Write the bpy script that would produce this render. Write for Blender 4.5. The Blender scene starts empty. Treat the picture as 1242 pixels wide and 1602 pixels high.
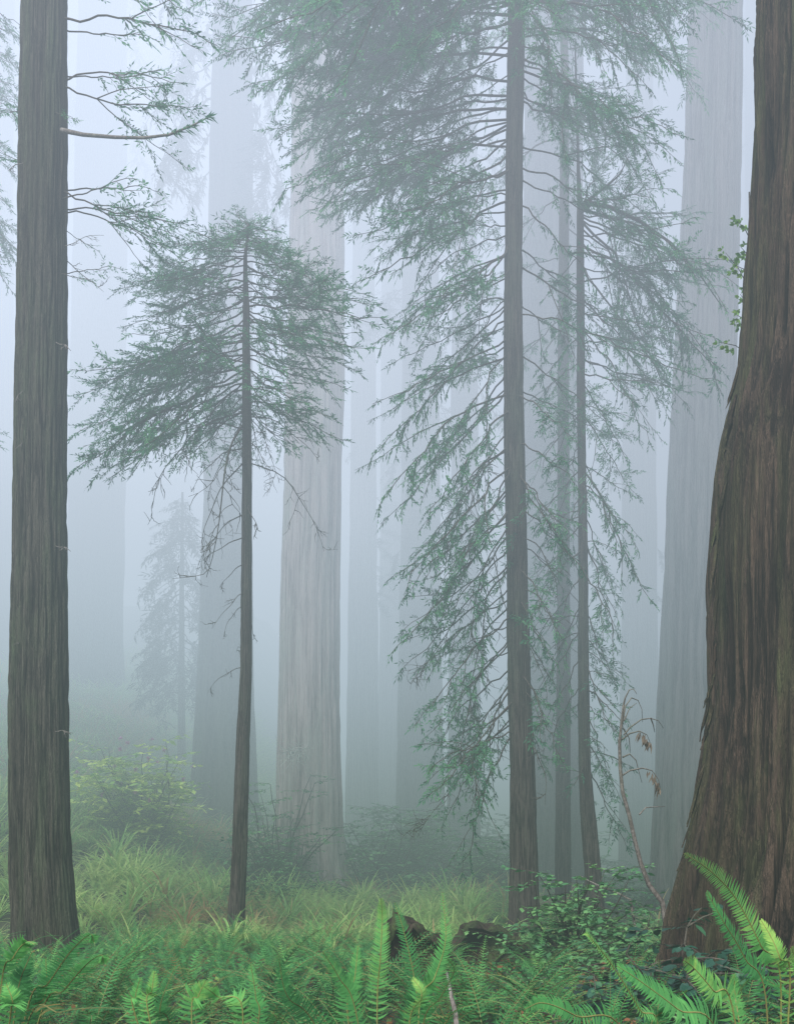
import bpy, math, random
import numpy as np
from mathutils import Vector, Matrix

R = random.Random(11)
S = bpy.context.scene
COL = S.collection
F = 1700.0            # focal length in photo pixels
CX, HY = 621.0, 1290.0
CAMZ = 2.1


def P(px, py, d):
    return Vector(((px - CX) / F * d, d, CAMZ + (HY - py) / F * d))


# ------------------------------------------------------------------ noise
def _hash(ix, iy, iz, seed):
    h = (ix * 374761393 + iy * 668265263 + iz * 2147483647 + seed * 1274126177) & 0xFFFFFFFF
    h = ((h ^ (h >> 13)) * 1274126177) & 0xFFFFFFFF
    h = (h ^ (h >> 16)) & 0xFFFFFFFF
    return h.astype(np.float64) / 4294967295.0


def vnoise(x, y, z, seed=0):
    x, y, z = np.broadcast_arrays(np.asarray(x, float), np.asarray(y, float), np.asarray(z, float))
    ix, iy, iz = np.floor(x).astype(np.int64), np.floor(y).astype(np.int64), np.floor(z).astype(np.int64)
    fx, fy, fz = x - ix, y - iy, z - iz
    u, v, w = fx * fx * (3 - 2 * fx), fy * fy * (3 - 2 * fy), fz * fz * (3 - 2 * fz)
    r = 0
    for a in (0, 1):
        for b in (0, 1):
            for c in (0, 1):
                r = r + _hash(ix + a, iy + b, iz + c, seed) * (u if a else 1 - u) * (v if b else 1 - v) * (w if c else 1 - w)
    return r


def sstep(a, b, x):
    t = np.clip((np.asarray(x, float) - a) / (b - a), 0, 1)
    return t * t * (3 - 2 * t)


def height(x, y):
    x = np.asarray(x, float); y = np.asarray(y, float)
    left = sstep(1.0, -11.0, x) if False else 1 - sstep(-11.0, -0.5, x)
    h = 0.105 * np.maximum(0, y - 17) ** 1.27 * left
    h = np.minimum(h, 16)
    h = h - 0.75 * sstep(1.5, 8, x) * sstep(15, 28, y) - 0.5 * sstep(25, 50, y) * sstep(-1, 4, x)
    h = h + 0.30 * (vnoise(x * 0.35, y * 0.35, 0, 3) - 0.5) * sstep(5, 14, y) + 0.5 * (vnoise(x * .12, y * .12, 0, 5) - .5) * sstep(18, 30, y)
    return h


def gz(x, y):
    return float(height(x, y))


# ------------------------------------------------------------------ object helpers
def tag(o, label=None, cat=None, group=None, kind=None):
    if label: o['label'] = label
    if cat: o['category'] = cat
    if group: o['group'] = group
    if kind: o['kind'] = kind
    return o


def empty(name, loc, label=None, cat=None, group=None):
    o = bpy.data.objects.new(name, None)
    o.empty_display_size = 0.2
    o.location = loc
    COL.objects.link(o)
    return tag(o, label, cat, group)


def link(name, me, parent=None, loc=None, mat4=None):
    o = bpy.data.objects.new(name, me)
    COL.objects.link(o)
    if parent: o.parent = parent
    if mat4 is not None: o.matrix_local = mat4
    elif loc is not None: o.location = loc
    return o


def copy_tree(o, parent=None):
    c = o.copy()
    COL.objects.link(c)
    if parent:
        c.parent = parent
    for ch in list(o.children):
        m = ch.matrix_local.copy()
        k = copy_tree(ch, c)
        k.matrix_local = m
    return c


class MB:
    """Collects polygons; builds ONE mesh."""
    def __init__(self):
        self.v, self.f, self.t = [], [], []

    def tube(self, pts, rad, sides=5, tint=0.5, cap=True):
        n0 = len(self.v)
        n = len(pts)
        pts = [Vector(p) for p in pts]
        ref = Vector((0.31, 0.17, 0.93))
        for i, p in enumerate(pts):
            d = (pts[min(i + 1, n - 1)] - pts[max(i - 1, 0)])
            if d.length < 1e-9: d = Vector((0, 0, 1))
            d.normalize()
            a = d.cross(ref)
            if a.length < 1e-3: a = d.cross(Vector((1, 0, 0)))
            a.normalize(); b = d.cross(a)
            for k in range(sides):
                th = 2 * math.pi * k / sides
                self.v.append(p + (a * math.cos(th) + b * math.sin(th)) * rad[i])
                self.t.append(tint)
        for i in range(n - 1):
            for k in range(sides):
                k2 = (k + 1) % sides
                self.f.append((n0 + i * sides + k, n0 + i * sides + k2, n0 + (i + 1) * sides + k2, n0 + (i + 1) * sides + k))
        if cap:
            self.f.append(tuple(n0 + (n - 1) * sides + k for k in range(sides)))

    def blade(self, p, d, side, L, W, tint, droop=0.0):
        """one narrow rhombic spray"""
        n0 = len(self.v)
        tip = p + d * L - Vector((0, 0, droop * L))
        m = p + d * (L * .45) - Vector((0, 0, droop * L * .3))
        self.v += [p, m + side * (W / 2), tip, m - side * (W / 2)]
        self.t += [tint] * 4
        self.f.append((n0, n0 + 1, n0 + 2, n0 + 3))

    def leaf(self, p, d, side, up, L, W, tint, curl=0.15):
        """an oval leaf folded on its midrib"""
        n0 = len(self.v)
        a = p + d * (L * .12)
        m1 = p + d * (L * .4) - up * (curl * L * .1)
        m2 = p + d * (L * .75) - up * (curl * L * .5)
        tip = p + d * L - up * (curl * L)
        w = W / 2
        self.v += [a, m1 - up * (w * .25), m2 - up * (w * .2), tip,
                   m1 + side * w, m2 + side * (w * .72), m1 - side * w, m2 - side * (w * .72)]
        self.t += [tint] * 8
        self.f += [(n0, n0 + 1, n0 + 4), (n0 + 1, n0 + 2, n0 + 5, n0 + 4), (n0 + 2, n0 + 3, n0 + 5),
                   (n0, n0 + 6, n0 + 1), (n0 + 1, n0 + 6, n0 + 7, n0 + 2), (n0 + 2, n0 + 7, n0 + 3)]

    def mesh(self, name, mat, smooth=False):
        me = bpy.data.meshes.new(name)
        me.from_pydata([tuple(v) for v in self.v], [], self.f)
        at = me.attributes.new('tint', 'FLOAT', 'POINT')
        at.data.foreach_set('value', np.array(self.t, dtype=np.float32))
        me.materials.append(mat)
        if smooth:
            me.polygons.foreach_set('use_smooth', np.ones(len(me.polygons), dtype=bool))
        me.update()
        return me

    def build(self, name, mat, parent=None, loc=None, smooth=False):
        return link(name, self.mesh(name, mat, smooth), parent, loc)


def np_mesh(name, V, Fq, mat, tint=None, smooth=True):
    me = bpy.data.meshes.new(name)
    V = np.asarray(V, dtype=np.float32); Fq = np.asarray(Fq, dtype=np.int32)
    k = Fq.shape[1]
    me.vertices.add(len(V)); me.vertices.foreach_set('co', V.ravel())
    me.loops.add(Fq.size); me.loops.foreach_set('vertex_index', Fq.ravel())
    me.polygons.add(len(Fq))
    me.polygons.foreach_set('loop_start', np.arange(0, Fq.size, k, dtype=np.int32))
    me.polygons.foreach_set('use_smooth', np.full(len(Fq), smooth, dtype=bool))
    me.update(calc_edges=True)
    if tint is not None:
        at = me.attributes.new('tint', 'FLOAT', 'POINT')
        at.data.foreach_set('value', np.asarray(tint, dtype=np.float32))
    me.materials.append(mat)
    return me


# ------------------------------------------------------------------ materials
def new_mat(name):
    m = bpy.data.materials.new(name)
    m.use_nodes = True
    nt = m.node_tree
    nt.nodes.clear()
    out = nt.nodes.new('ShaderNodeOutputMaterial')
    return m, nt, out


def ramp(nt, fac, stops, interp='LINEAR'):
    n = nt.nodes.new('ShaderNodeValToRGB')
    n.color_ramp.interpolation = interp
    e = n.color_ramp.elements
    while len(e) < len(stops): e.new(0.5)
    for i, (p, c) in enumerate(stops):
        e[i].position = p
        e[i].color = (c[0], c[1], c[2], 1) if len(c) == 3 else c
    nt.links.new(fac, n.inputs['Fac'])
    return n.outputs['Color']


def noise_tex(nt, vec, scale, detail=5, rough=0.6, dist=0.0):
    n = nt.nodes.new('ShaderNodeTexNoise')
    n.inputs['Scale'].default_value = scale
    n.inputs['Detail'].default_value = detail
    n.inputs['Roughness'].default_value = rough
    n.inputs['Distortion'].default_value = dist
    nt.links.new(vec, n.inputs['Vector'])
    return n.outputs['Fac']


def math_n(nt, op, a, b=None, clamp=False):
    n = nt.nodes.new('ShaderNodeMath'); n.operation = op; n.use_clamp = clamp
    for i, x in enumerate((a, b)):
        if x is None: continue
        if isinstance(x, (int, float)): n.inputs[i].default_value = x
        else: nt.links.new(x, n.inputs[i])
    return n.outputs[0]


def mixc(nt, fac, a, b, mode='MIX'):
    n = nt.nodes.new('ShaderNodeMix'); n.data_type = 'RGBA'; n.blend_type = mode
    for sock, x in ((n.inputs['Factor'], fac), (n.inputs['A'], a), (n.inputs['B'], b)):
        if isinstance(x, (int, float)): sock.default_value = x
        elif isinstance(x, tuple): sock.default_value = (x[0], x[1], x[2], 1)
        else: nt.links.new(x, sock)
    # colour sockets share names: pick by type
    return n.outputs['Result'] if n.outputs['Result'].type == 'RGBA' else [o for o in n.outputs if o.type == 'RGBA'][0]


def mixrgb(nt, fac, a, b, mode='MIX'):
    n = nt.nodes.new('ShaderNodeMixRGB'); n.blend_type = mode
    for i, x in enumerate((fac, a, b)):
        if isinstance(x, (int, float)): n.inputs[i].default_value = x
        elif isinstance(x, tuple): n.inputs[i].default_value = (x[0], x[1], x[2], 1)
        else: nt.links.new(x, n.inputs[i])
    return n.outputs[0]


def bark_mat(name, dark, mid, light, lichen, lichen_amt=0.5, scale=9.0, stretch=0.06, bump=0.6, red=None):
    m, nt, out = new_mat(name)
    tc = nt.nodes.new('ShaderNodeTexCoord')
    mp = nt.nodes.new('ShaderNodeMapping')
    mp.inputs['Scale'].default_value = (1, 1, stretch)
    nt.links.new(tc.outputs['Object'], mp.inputs['Vector'])
    mp2 = nt.nodes.new('ShaderNodeMapping')
    mp2.inputs['Scale'].default_value = (1, 1, 0.18)
    nt.links.new(tc.outputs['Object'], mp2.inputs['Vector'])
    n1 = noise_tex(nt, mp.outputs['Vector'], scale, 4, 0.6, 0.5)
    n2 = noise_tex(nt, mp.outputs['Vector'], scale * 3.2, 4, 0.65, 0.3)
    n5 = math_n(nt, 'ADD', math_n(nt, 'MULTIPLY', noise_tex(nt, mp2.outputs['Vector'], scale * 4.0, 4, 0.7), 0.45), math_n(nt, 'MULTIPLY', noise_tex(nt, mp.outputs['Vector'], scale * 11.0, 3, 0.7), 0.55))
    def furrow(n, k):
        return math_n(nt, 'MULTIPLY', math_n(nt, 'ABSOLUTE', math_n(nt, 'SUBTRACT', n, 0.5)), k, True)
    f1 = furrow(n1, 8.0); f2 = furrow(n2, 7.0)
    at = nt.nodes.new('ShaderNodeAttribute'); at.attribute_name = 'tint'
    hgt = math_n(nt, 'ADD', math_n(nt, 'MULTIPLY', f1, 0.42), math_n(nt, 'MULTIPLY', f2, 0.28))
    hgt = math_n(nt, 'ADD', hgt, math_n(nt, 'MULTIPLY', n5, 0.62))
    fac = math_n(nt, 'ADD', math_n(nt, 'MULTIPLY', hgt, 0.55), math_n(nt, 'MULTIPLY', at.outputs['Fac'], 0.42))
    c = ramp(nt, fac, [(0.30, dark), (0.50, mid), (0.72, light)])
    # lichen / algae streaks
    n3 = noise_tex(nt, mp2.outputs['Vector'], 2.2, 6, 0.7, 0.5)
    lf = math_n(nt, 'MULTIPLY', math_n(nt, 'SUBTRACT', n3, 0.46), 5.0, True)
    lf = math_n(nt, 'MULTIPLY', lf, math_n(nt, 'MULTIPLY', fac, lichen_amt * 1.6), True)
    c = mixrgb(nt, lf, c, lichen)
    if red:
        n4 = noise_tex(nt, mp2.outputs['Vector'], 1.1, 4, 0.6, 0.3)
        c = mixrgb(nt, math_n(nt, 'MULTIPLY', math_n(nt, 'SUBTRACT', n4, 0.5), 4.0, True), c, red)
    b = nt.nodes.new('ShaderNodeBsdfPrincipled')
    nt.links.new(c, b.inputs['Base Color'])
    b.inputs['Roughness'].default_value = 0.9
    b.inputs['Specular IOR Level'].default_value = 0.15
    bp = nt.nodes.new('ShaderNodeBump')
    bp.inputs['Strength'].default_value = bump
    bp.inputs['Distance'].default_value = 0.08
    nt.links.new(hgt, bp.inputs['Height'])
    nt.links.new(bp.outputs['Normal'], b.inputs['Normal'])
    nt.links.new(b.outputs[0], out.inputs['Surface'])
    return m


def leaf_mat(name, stops, trans=0.3, rough=0.55, spec=0.25, rnd=0.25):
    m, nt, out = new_mat(name)
    at = nt.nodes.new('ShaderNodeAttribute'); at.attribute_name = 'tint'
    oi = nt.nodes.new('ShaderNodeObjectInfo')
    tc = nt.nodes.new('ShaderNodeTexCoord')
    nz = noise_tex(nt, tc.outputs['Object'], 3.0, 3)
    f = math_n(nt, 'ADD', at.outputs['Fac'], math_n(nt, 'MULTIPLY', math_n(nt, 'SUBTRACT', oi.outputs['Random'], 0.5), rnd))
    f = math_n(nt, 'ADD', f, math_n(nt, 'MULTIPLY', math_n(nt, 'SUBTRACT', nz, 0.5), 0.3), True)
    c = ramp(nt, f, stops)
    b = nt.nodes.new('ShaderNodeBsdfPrincipled')
    nt.links.new(c, b.inputs['Base Color'])
    b.inputs['Roughness'].default_value = rough
    b.inputs['Specular IOR Level'].default_value = spec
    t = nt.nodes.new('ShaderNodeBsdfTranslucent')
    nt.links.new(c, t.inputs['Color'])
    mx = nt.nodes.new('ShaderNodeMixShader'); mx.inputs[0].default_value = trans
    nt.links.new(b.outputs[0], mx.inputs[1]); nt.links.new(t.outputs[0], mx.inputs[2])
    nt.links.new(mx.outputs[0], out.inputs['Surface'])
    return m


M = {}
M['bark_left'] = bark_mat('young_redwood_bark', (0.009, 0.0075, 0.006), (0.054, 0.045, 0.037), (0.145, 0.127, 0.10), (0.115, 0.145, 0.08), 0.9, 11, 0.05, 1.0, (0.080, 0.054, 0.044))
M['bark_giant'] = bark_mat('giant_redwood_bark', (0.006, 0.0045, 0.004), (0.032, 0.022, 0.017), (0.125, 0.084, 0.060), (0.095, 0.105, 0.045), 0.9, 8.0, 0.03, 1.0, (0.060, 0.032, 0.027))
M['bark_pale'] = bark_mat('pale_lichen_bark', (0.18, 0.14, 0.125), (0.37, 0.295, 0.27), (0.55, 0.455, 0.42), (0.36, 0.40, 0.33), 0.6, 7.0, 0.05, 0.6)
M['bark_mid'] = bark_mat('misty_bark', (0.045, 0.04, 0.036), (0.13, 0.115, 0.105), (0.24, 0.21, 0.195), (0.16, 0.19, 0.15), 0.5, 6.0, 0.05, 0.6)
M['bark_dark'] = bark_mat('slender_trunk_bark', (0.016, 0.013, 0.011), (0.048, 0.039, 0.034), (0.115, 0.096, 0.082), (0.09, 0.12, 0.075), 0.6, 16, 0.08, 0.7)
M['twig'] = bark_mat('twig_wood', (0.03, 0.024, 0.02), (0.06, 0.05, 0.042), (0.12, 0.10, 0.085), (0.10, 0.13, 0.08), 0.4, 12, 0.5, 0.2)
M['dead_twig'] = bark_mat('dead_twig_wood', (0.06, 0.05, 0.045), (0.14, 0.12, 0.11), (0.26, 0.23, 0.21), (0.16, 0.19, 0.13), 0.5, 12, 0.5, 0.2)
M['rot'] = bark_mat('rotten_wood', (0.015, 0.010, 0.008), (0.055, 0.035, 0.025), (0.11, 0.078, 0.056), (0.08, 0.12, 0.04), 1.5, 5, 0.4, 1.0)
M['needle'] = leaf_mat('redwood_needles', [(0.0, (0.035, 0.125, 0.085)), (0.5, (0.072, 0.25, 0.135)), (1.0, (0.16, 0.43, 0.18))], 0.5)
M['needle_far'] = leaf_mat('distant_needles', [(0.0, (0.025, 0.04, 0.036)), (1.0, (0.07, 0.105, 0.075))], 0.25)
FERN_STOPS = [(0.0, (0.26, 0.11, 0.045)), (0.13, (0.26, 0.18, 0.06)), (0.22, (0.045, 0.15, 0.060)), (0.5, (0.090, 0.34, 0.105)), (0.72, (0.17, 0.50, 0.14)), (1.0, (0.46, 0.68, 0.17))]
M['fern'] = leaf_mat('sword_fern_leaf', FERN_STOPS, 0.45, 0.6, 0.15, 0.22)
M['rachis'] = leaf_mat('fern_stalk', [(0.0, (0.07, 0.035, 0.02)), (0.3, (0.11, 0.10, 0.04)), (1.0, (0.33, 0.34, 0.10))], 0.0)
M['hill_fern'] = leaf_mat('hillside_fern', [(0.0, (0.52, 0.27, 0.15)), (0.25, (0.50, 0.38, 0.19)), (0.42, (0.20, 0.40, 0.15)), (0.7, (0.34, 0.60, 0.19)), (1.0, (0.54, 0.68, 0.25))], 0.5)
M['shrub'] = leaf_mat('shrub_leaf', [(0.0, (0.05, 0.12, 0.06)), (0.5, (0.09, 0.27, 0.11)), (1.0, (0.22, 0.46, 0.16))], 0.3)
M['rust'] = leaf_mat('rusty_leaf', [(0.0, (0.10, 0.035, 0.02)), (1.0, (0.30, 0.13, 0.06))], 0.25)
M['salal'] = leaf_mat('glossy_salal_leaf', [(0.0, (0.010, 0.035, 0.024)), (0.6, (0.022, 0.085, 0.055)), (1.0, (0.07, 0.19, 0.08))], 0.15, 0.32, 0.45)
M['rhodo'] = leaf_mat('rhododendron_leaf', [(0.0, (0.10, 0.24, 0.09)), (0.45, (0.28, 0.52, 0.13)), (1.0, (0.70, 0.85, 0.20))], 0.3)
M['petal'] = leaf_mat('pink_petal', [(0.0, (0.55, 0.20, 0.45)), (1.0, (0.75, 0.40, 0.65))], 0.3)
M['moss'] = leaf_mat('moss_cushion', [(0.0, (0.05, 0.085, 0.03)), (1.0, (0.20, 0.25, 0.10))], 0.1)
M['lichen'] = leaf_mat('pale_lichen', [(0.0, (0.40, 0.42, 0.36)), (1.0, (0.65, 0.66, 0.58))], 0.2)
M['dry'] = leaf_mat('dry_leaf', [(0.0, (0.10, 0.075, 0.055)), (1.0, (0.24, 0.19, 0.14))], 0.2)


def ground_mat():
    m, nt, out = new_mat('forest_floor')
    tc = nt.nodes.new('ShaderNodeTexCoord')
    a = noise_tex(nt, tc.outputs['Object'], 0.6, 6, 0.65)
    b2 = noise_tex(nt, tc.outputs['Object'], 14.0, 6, 0.7)
    c = ramp(nt, math_n(nt, 'ADD', math_n(nt, 'MULTIPLY', a, 0.6), math_n(nt, 'MULTIPLY', b2, 0.4)),
             [(0.35, (0.018, 0.022, 0.012)), (0.5, (0.035, 0.05, 0.022)), (0.65, (0.075, 0.055, 0.03))])
    b = nt.nodes.new('ShaderNodeBsdfPrincipled')
    nt.links.new(c, b.inputs['Base Color']); b.inputs['Roughness'].default_value = 0.95
    bp = nt.nodes.new('ShaderNodeBump'); bp.inputs['Strength'].default_value = 0.8; bp.inputs['Distance'].default_value = 0.06
    nt.links.new(b2, bp.inputs['Height']); nt.links.new(bp.outputs['Normal'], b.inputs['Normal'])
    nt.links.new(b.outputs[0], out.inputs['Surface'])
    return m


# ------------------------------------------------------------------ setting: ground and fog
def build_ground():
    nx, ny = 181, 171
    u = np.linspace(-1, 1, nx); X = np.sign(u) * (np.abs(u) ** 1.6) * 90
    t = np.linspace(0, 1, ny); Y = -15 + 165 * t ** 1.5
    XX, YY = np.meshgrid(X, Y)
    ZZ = height(XX, YY)
    V = np.stack([XX, YY, ZZ], -1).reshape(-1, 3)
    i = np.arange(nx - 1)[None, :] + nx * np.arange(ny - 1)[:, None]
    Q = np.stack([i, i + 1, i + nx + 1, i + nx], -1).reshape(-1, 4)
    o = link('ground', np_mesh('ground', V, Q, ground_mat()))
    tag(o, kind='structure')


def build_fog():
    m, nt, out = new_mat('glowing_fog')
    geo = nt.nodes.new('ShaderNodeNewGeometry')
    sep = nt.nodes.new('ShaderNodeSeparateXYZ')
    nt.links.new(geo.outputs['Position'], sep.inputs[0])
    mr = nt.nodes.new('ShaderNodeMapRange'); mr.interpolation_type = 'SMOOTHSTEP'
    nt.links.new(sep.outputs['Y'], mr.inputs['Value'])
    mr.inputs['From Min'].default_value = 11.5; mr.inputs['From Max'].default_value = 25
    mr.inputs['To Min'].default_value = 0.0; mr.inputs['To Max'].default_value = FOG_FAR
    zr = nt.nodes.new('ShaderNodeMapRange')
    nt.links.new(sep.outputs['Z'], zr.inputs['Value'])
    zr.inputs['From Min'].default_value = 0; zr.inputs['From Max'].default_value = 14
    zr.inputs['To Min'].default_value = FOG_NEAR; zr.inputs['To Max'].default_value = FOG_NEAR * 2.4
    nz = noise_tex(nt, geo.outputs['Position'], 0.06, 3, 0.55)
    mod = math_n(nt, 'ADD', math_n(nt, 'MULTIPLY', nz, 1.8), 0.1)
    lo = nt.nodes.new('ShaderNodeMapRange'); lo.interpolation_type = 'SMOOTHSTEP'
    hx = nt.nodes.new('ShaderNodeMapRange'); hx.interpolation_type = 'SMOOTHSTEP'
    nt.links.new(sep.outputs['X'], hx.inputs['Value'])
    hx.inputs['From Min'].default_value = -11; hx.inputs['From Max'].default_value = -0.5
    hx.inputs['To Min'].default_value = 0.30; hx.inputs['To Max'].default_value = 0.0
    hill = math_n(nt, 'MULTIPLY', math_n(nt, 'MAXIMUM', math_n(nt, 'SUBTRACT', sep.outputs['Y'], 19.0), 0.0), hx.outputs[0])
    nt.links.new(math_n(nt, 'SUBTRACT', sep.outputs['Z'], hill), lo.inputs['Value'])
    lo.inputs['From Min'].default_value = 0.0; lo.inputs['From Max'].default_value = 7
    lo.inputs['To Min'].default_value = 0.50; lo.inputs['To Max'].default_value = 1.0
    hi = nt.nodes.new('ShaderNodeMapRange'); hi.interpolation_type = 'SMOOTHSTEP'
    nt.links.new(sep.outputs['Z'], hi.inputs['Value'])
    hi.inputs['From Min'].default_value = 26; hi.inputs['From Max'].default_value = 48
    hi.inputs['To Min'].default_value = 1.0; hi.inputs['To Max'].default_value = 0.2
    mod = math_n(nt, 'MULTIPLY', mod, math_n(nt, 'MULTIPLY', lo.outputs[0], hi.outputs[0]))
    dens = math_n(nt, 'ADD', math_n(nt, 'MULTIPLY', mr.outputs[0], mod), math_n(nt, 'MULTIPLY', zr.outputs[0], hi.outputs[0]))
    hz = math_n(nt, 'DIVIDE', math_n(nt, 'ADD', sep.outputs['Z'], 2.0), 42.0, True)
    col = ramp(nt, hz, FOG_GLOW_RAMP)
    glow_x = nt.nodes.new('ShaderNodeMapRange'); glow_x.interpolation_type = 'SMOOTHSTEP'
    nt.links.new(sep.outputs['X'], glow_x.inputs['Value'])
    glow_x.inputs['From Min'].default_value = -9; glow_x.inputs['From Max'].default_value = 13
    glow_x.inputs['To Min'].default_value = 1.16; glow_x.inputs['To Max'].default_value = 0.84  # painted glow: fog brighter toward the left, dimmer toward the right
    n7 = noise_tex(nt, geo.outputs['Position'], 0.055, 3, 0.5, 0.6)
    glow_fac = math_n(nt, 'MULTIPLY', glow_x.outputs[0], math_n(nt, 'ADD', math_n(nt, 'MULTIPLY', n7, 0.7), 0.66))  # noise makes the painted glow uneven
    col = mixrgb(nt, 1.0, col, glow_fac, 'MULTIPLY')
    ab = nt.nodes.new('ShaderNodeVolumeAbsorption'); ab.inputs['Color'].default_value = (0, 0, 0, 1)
    em = nt.nodes.new('ShaderNodeEmission')  # fog glows by itself, added as ambient light in place of scattering
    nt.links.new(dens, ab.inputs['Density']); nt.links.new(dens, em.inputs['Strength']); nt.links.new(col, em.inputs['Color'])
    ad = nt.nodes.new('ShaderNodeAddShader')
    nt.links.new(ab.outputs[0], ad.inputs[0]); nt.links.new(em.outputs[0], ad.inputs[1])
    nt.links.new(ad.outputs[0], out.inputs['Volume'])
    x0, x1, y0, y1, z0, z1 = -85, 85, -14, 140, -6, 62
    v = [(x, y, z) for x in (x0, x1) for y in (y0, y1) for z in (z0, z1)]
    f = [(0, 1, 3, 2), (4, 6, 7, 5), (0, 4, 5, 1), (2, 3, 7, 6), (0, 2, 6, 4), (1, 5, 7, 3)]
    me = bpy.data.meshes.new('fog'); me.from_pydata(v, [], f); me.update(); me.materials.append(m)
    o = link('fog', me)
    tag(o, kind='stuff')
    m.volume_intersection_method if hasattr(m, 'volume_intersection_method') else None


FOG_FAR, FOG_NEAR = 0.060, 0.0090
FOG_GLOW_RAMP = [(0.0, (0.165, 0.230, 0.195)), (0.095, (0.245, 0.330, 0.318)), (0.19, (0.41, 0.505, 0.575)),  # light painted into the fog: emission colours brighten with height
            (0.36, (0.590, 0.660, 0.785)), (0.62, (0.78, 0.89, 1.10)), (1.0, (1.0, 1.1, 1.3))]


# ------------------------------------------------------------------ trunks
def trunk_mesh(name, prof, mat, nseg=96, rows=140, amp=0.05, freq=5.0, zf=0.35, seed=0, lobes=0.0, origin=(0, 0, 0)):
    """prof: rows of (z, cx, cy, r) rising; ridged bark displaced in the mesh."""
    prof = sorted(prof)
    pz = np.array([p[0] for p in prof])
    z = np.linspace(pz[0], pz[-1], rows)
    cx = np.interp(z, pz, [p[1] for p in prof]); cy = np.interp(z, pz, [p[2] for p in prof]); r = np.interp(z, pz, [p[3] for p in prof])
    k = np.hanning(9); k /= k.sum()
    def sm(a):
        b = np.concatenate([2 * a[0] - a[4:0:-1], a, 2 * a[-1] - a[-2:-6:-1]])
        return np.convolve(b, k, 'valid')
    cx, cy, r = sm(cx), sm(cy), sm(r)
    th = np.linspace(0, 2 * np.pi, nseg, endpoint=False)
    TH, Z = np.meshgrid(th, z)
    Rr = r[:, None] * np.ones_like(TH)
    wob = (vnoise(Z * 0.5, 1.3, 0.2, seed + 9)[:, :] - .5) * 0.5
    T2 = TH + wob * 0.25
    c, s = np.cos(T2), np.sin(T2)
    f = freq
    ztile = Z * zf
    n1 = vnoise(c * f, s * f, ztile, seed)
    n2 = vnoise(c * f * 2.3 + 7, s * f * 2.3, ztile * 2, seed + 1)
    n3 = vnoise(c * f * 5 + 3, s * f * 5, ztile * 5, seed + 2)
    ridge = np.clip(np.abs(2 * n1 - 1) * 2.4, 0, 1) * 0.5 + np.clip(np.abs(2 * n2 - 1) * 2.0, 0, 1) * 0.3 + n3 * 0.25
    ridge = np.clip(ridge, 0, 1.05)
    disp = amp * (ridge - 0.7)
    if lobes:
        lo = vnoise(c * 1.6 + 5, s * 1.6, Z * 0.12, seed + 4)
        base = np.clip((z - z[0]) / (0.35 * (z[-1] - z[0])), 0, 1)[:, None]
        disp = disp + lobes * (lo - .5) * (1.3 - base)
    Rr = Rr + disp
    # slow wander of the outline
    Rr = Rr * (1 + 0.035 * (vnoise(np.cos(TH) * 1.1, np.sin(TH) * 1.1, Z * 0.6, seed + 6) - .5))
    X = cx[:, None] + Rr * np.cos(TH) - origin[0]
    Y = cy[:, None] + Rr * np.sin(TH) - origin[1]
    V = np.stack([X, Y, Z - origin[2]], -1).reshape(-1, 3)
    a = np.arange(rows - 1)[:, None] * nseg; b = np.arange(nseg)[None, :]; b2 = (b + 1) % nseg
    Q = np.stack([a + b, a + b2, a + nseg + b2, a + nseg + b], -1).reshape(-1, 4)
    return np_mesh(name, V, Q, mat, ridge.reshape(-1))


def px_profile(pts, d, ext_top=None):
    """(py, left px, right px) rows at distance d -> profile rows"""
    out = []
    for py, l, r in pts:
        c = P((l + r) / 2, py, d)
        out.append((c.z, c.x, d, (r - l) / 2 / F * d))
    return out


def make_tree(name, pts, d, mat, label, cat='tree', group=None, **kw):
    prof = px_profile(pts, d)
    prof.sort()
    z, x, y, r = prof[0]
    g = gz(x, y)
    if z > g - 0.3: prof.insert(0, (g - 0.4, x, y, r * 1.12))
    loc = (x, y, g)
    t = empty(name, loc, label, cat, group)
    tr = link('trunk', trunk_mesh('trunk', prof, mat, origin=loc, **kw), t)
    t['prof'] = 0
    del t['prof']
    return t, prof


def trunk_at(prof, z):
    zs = [p[0] for p in prof]
    return Vector((np.interp(z, zs, [p[1] for p in prof]), np.interp(z, zs, [p[2] for p in prof]), z)), float(np.interp(z, zs, [p[3] for p in prof]))


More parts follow.
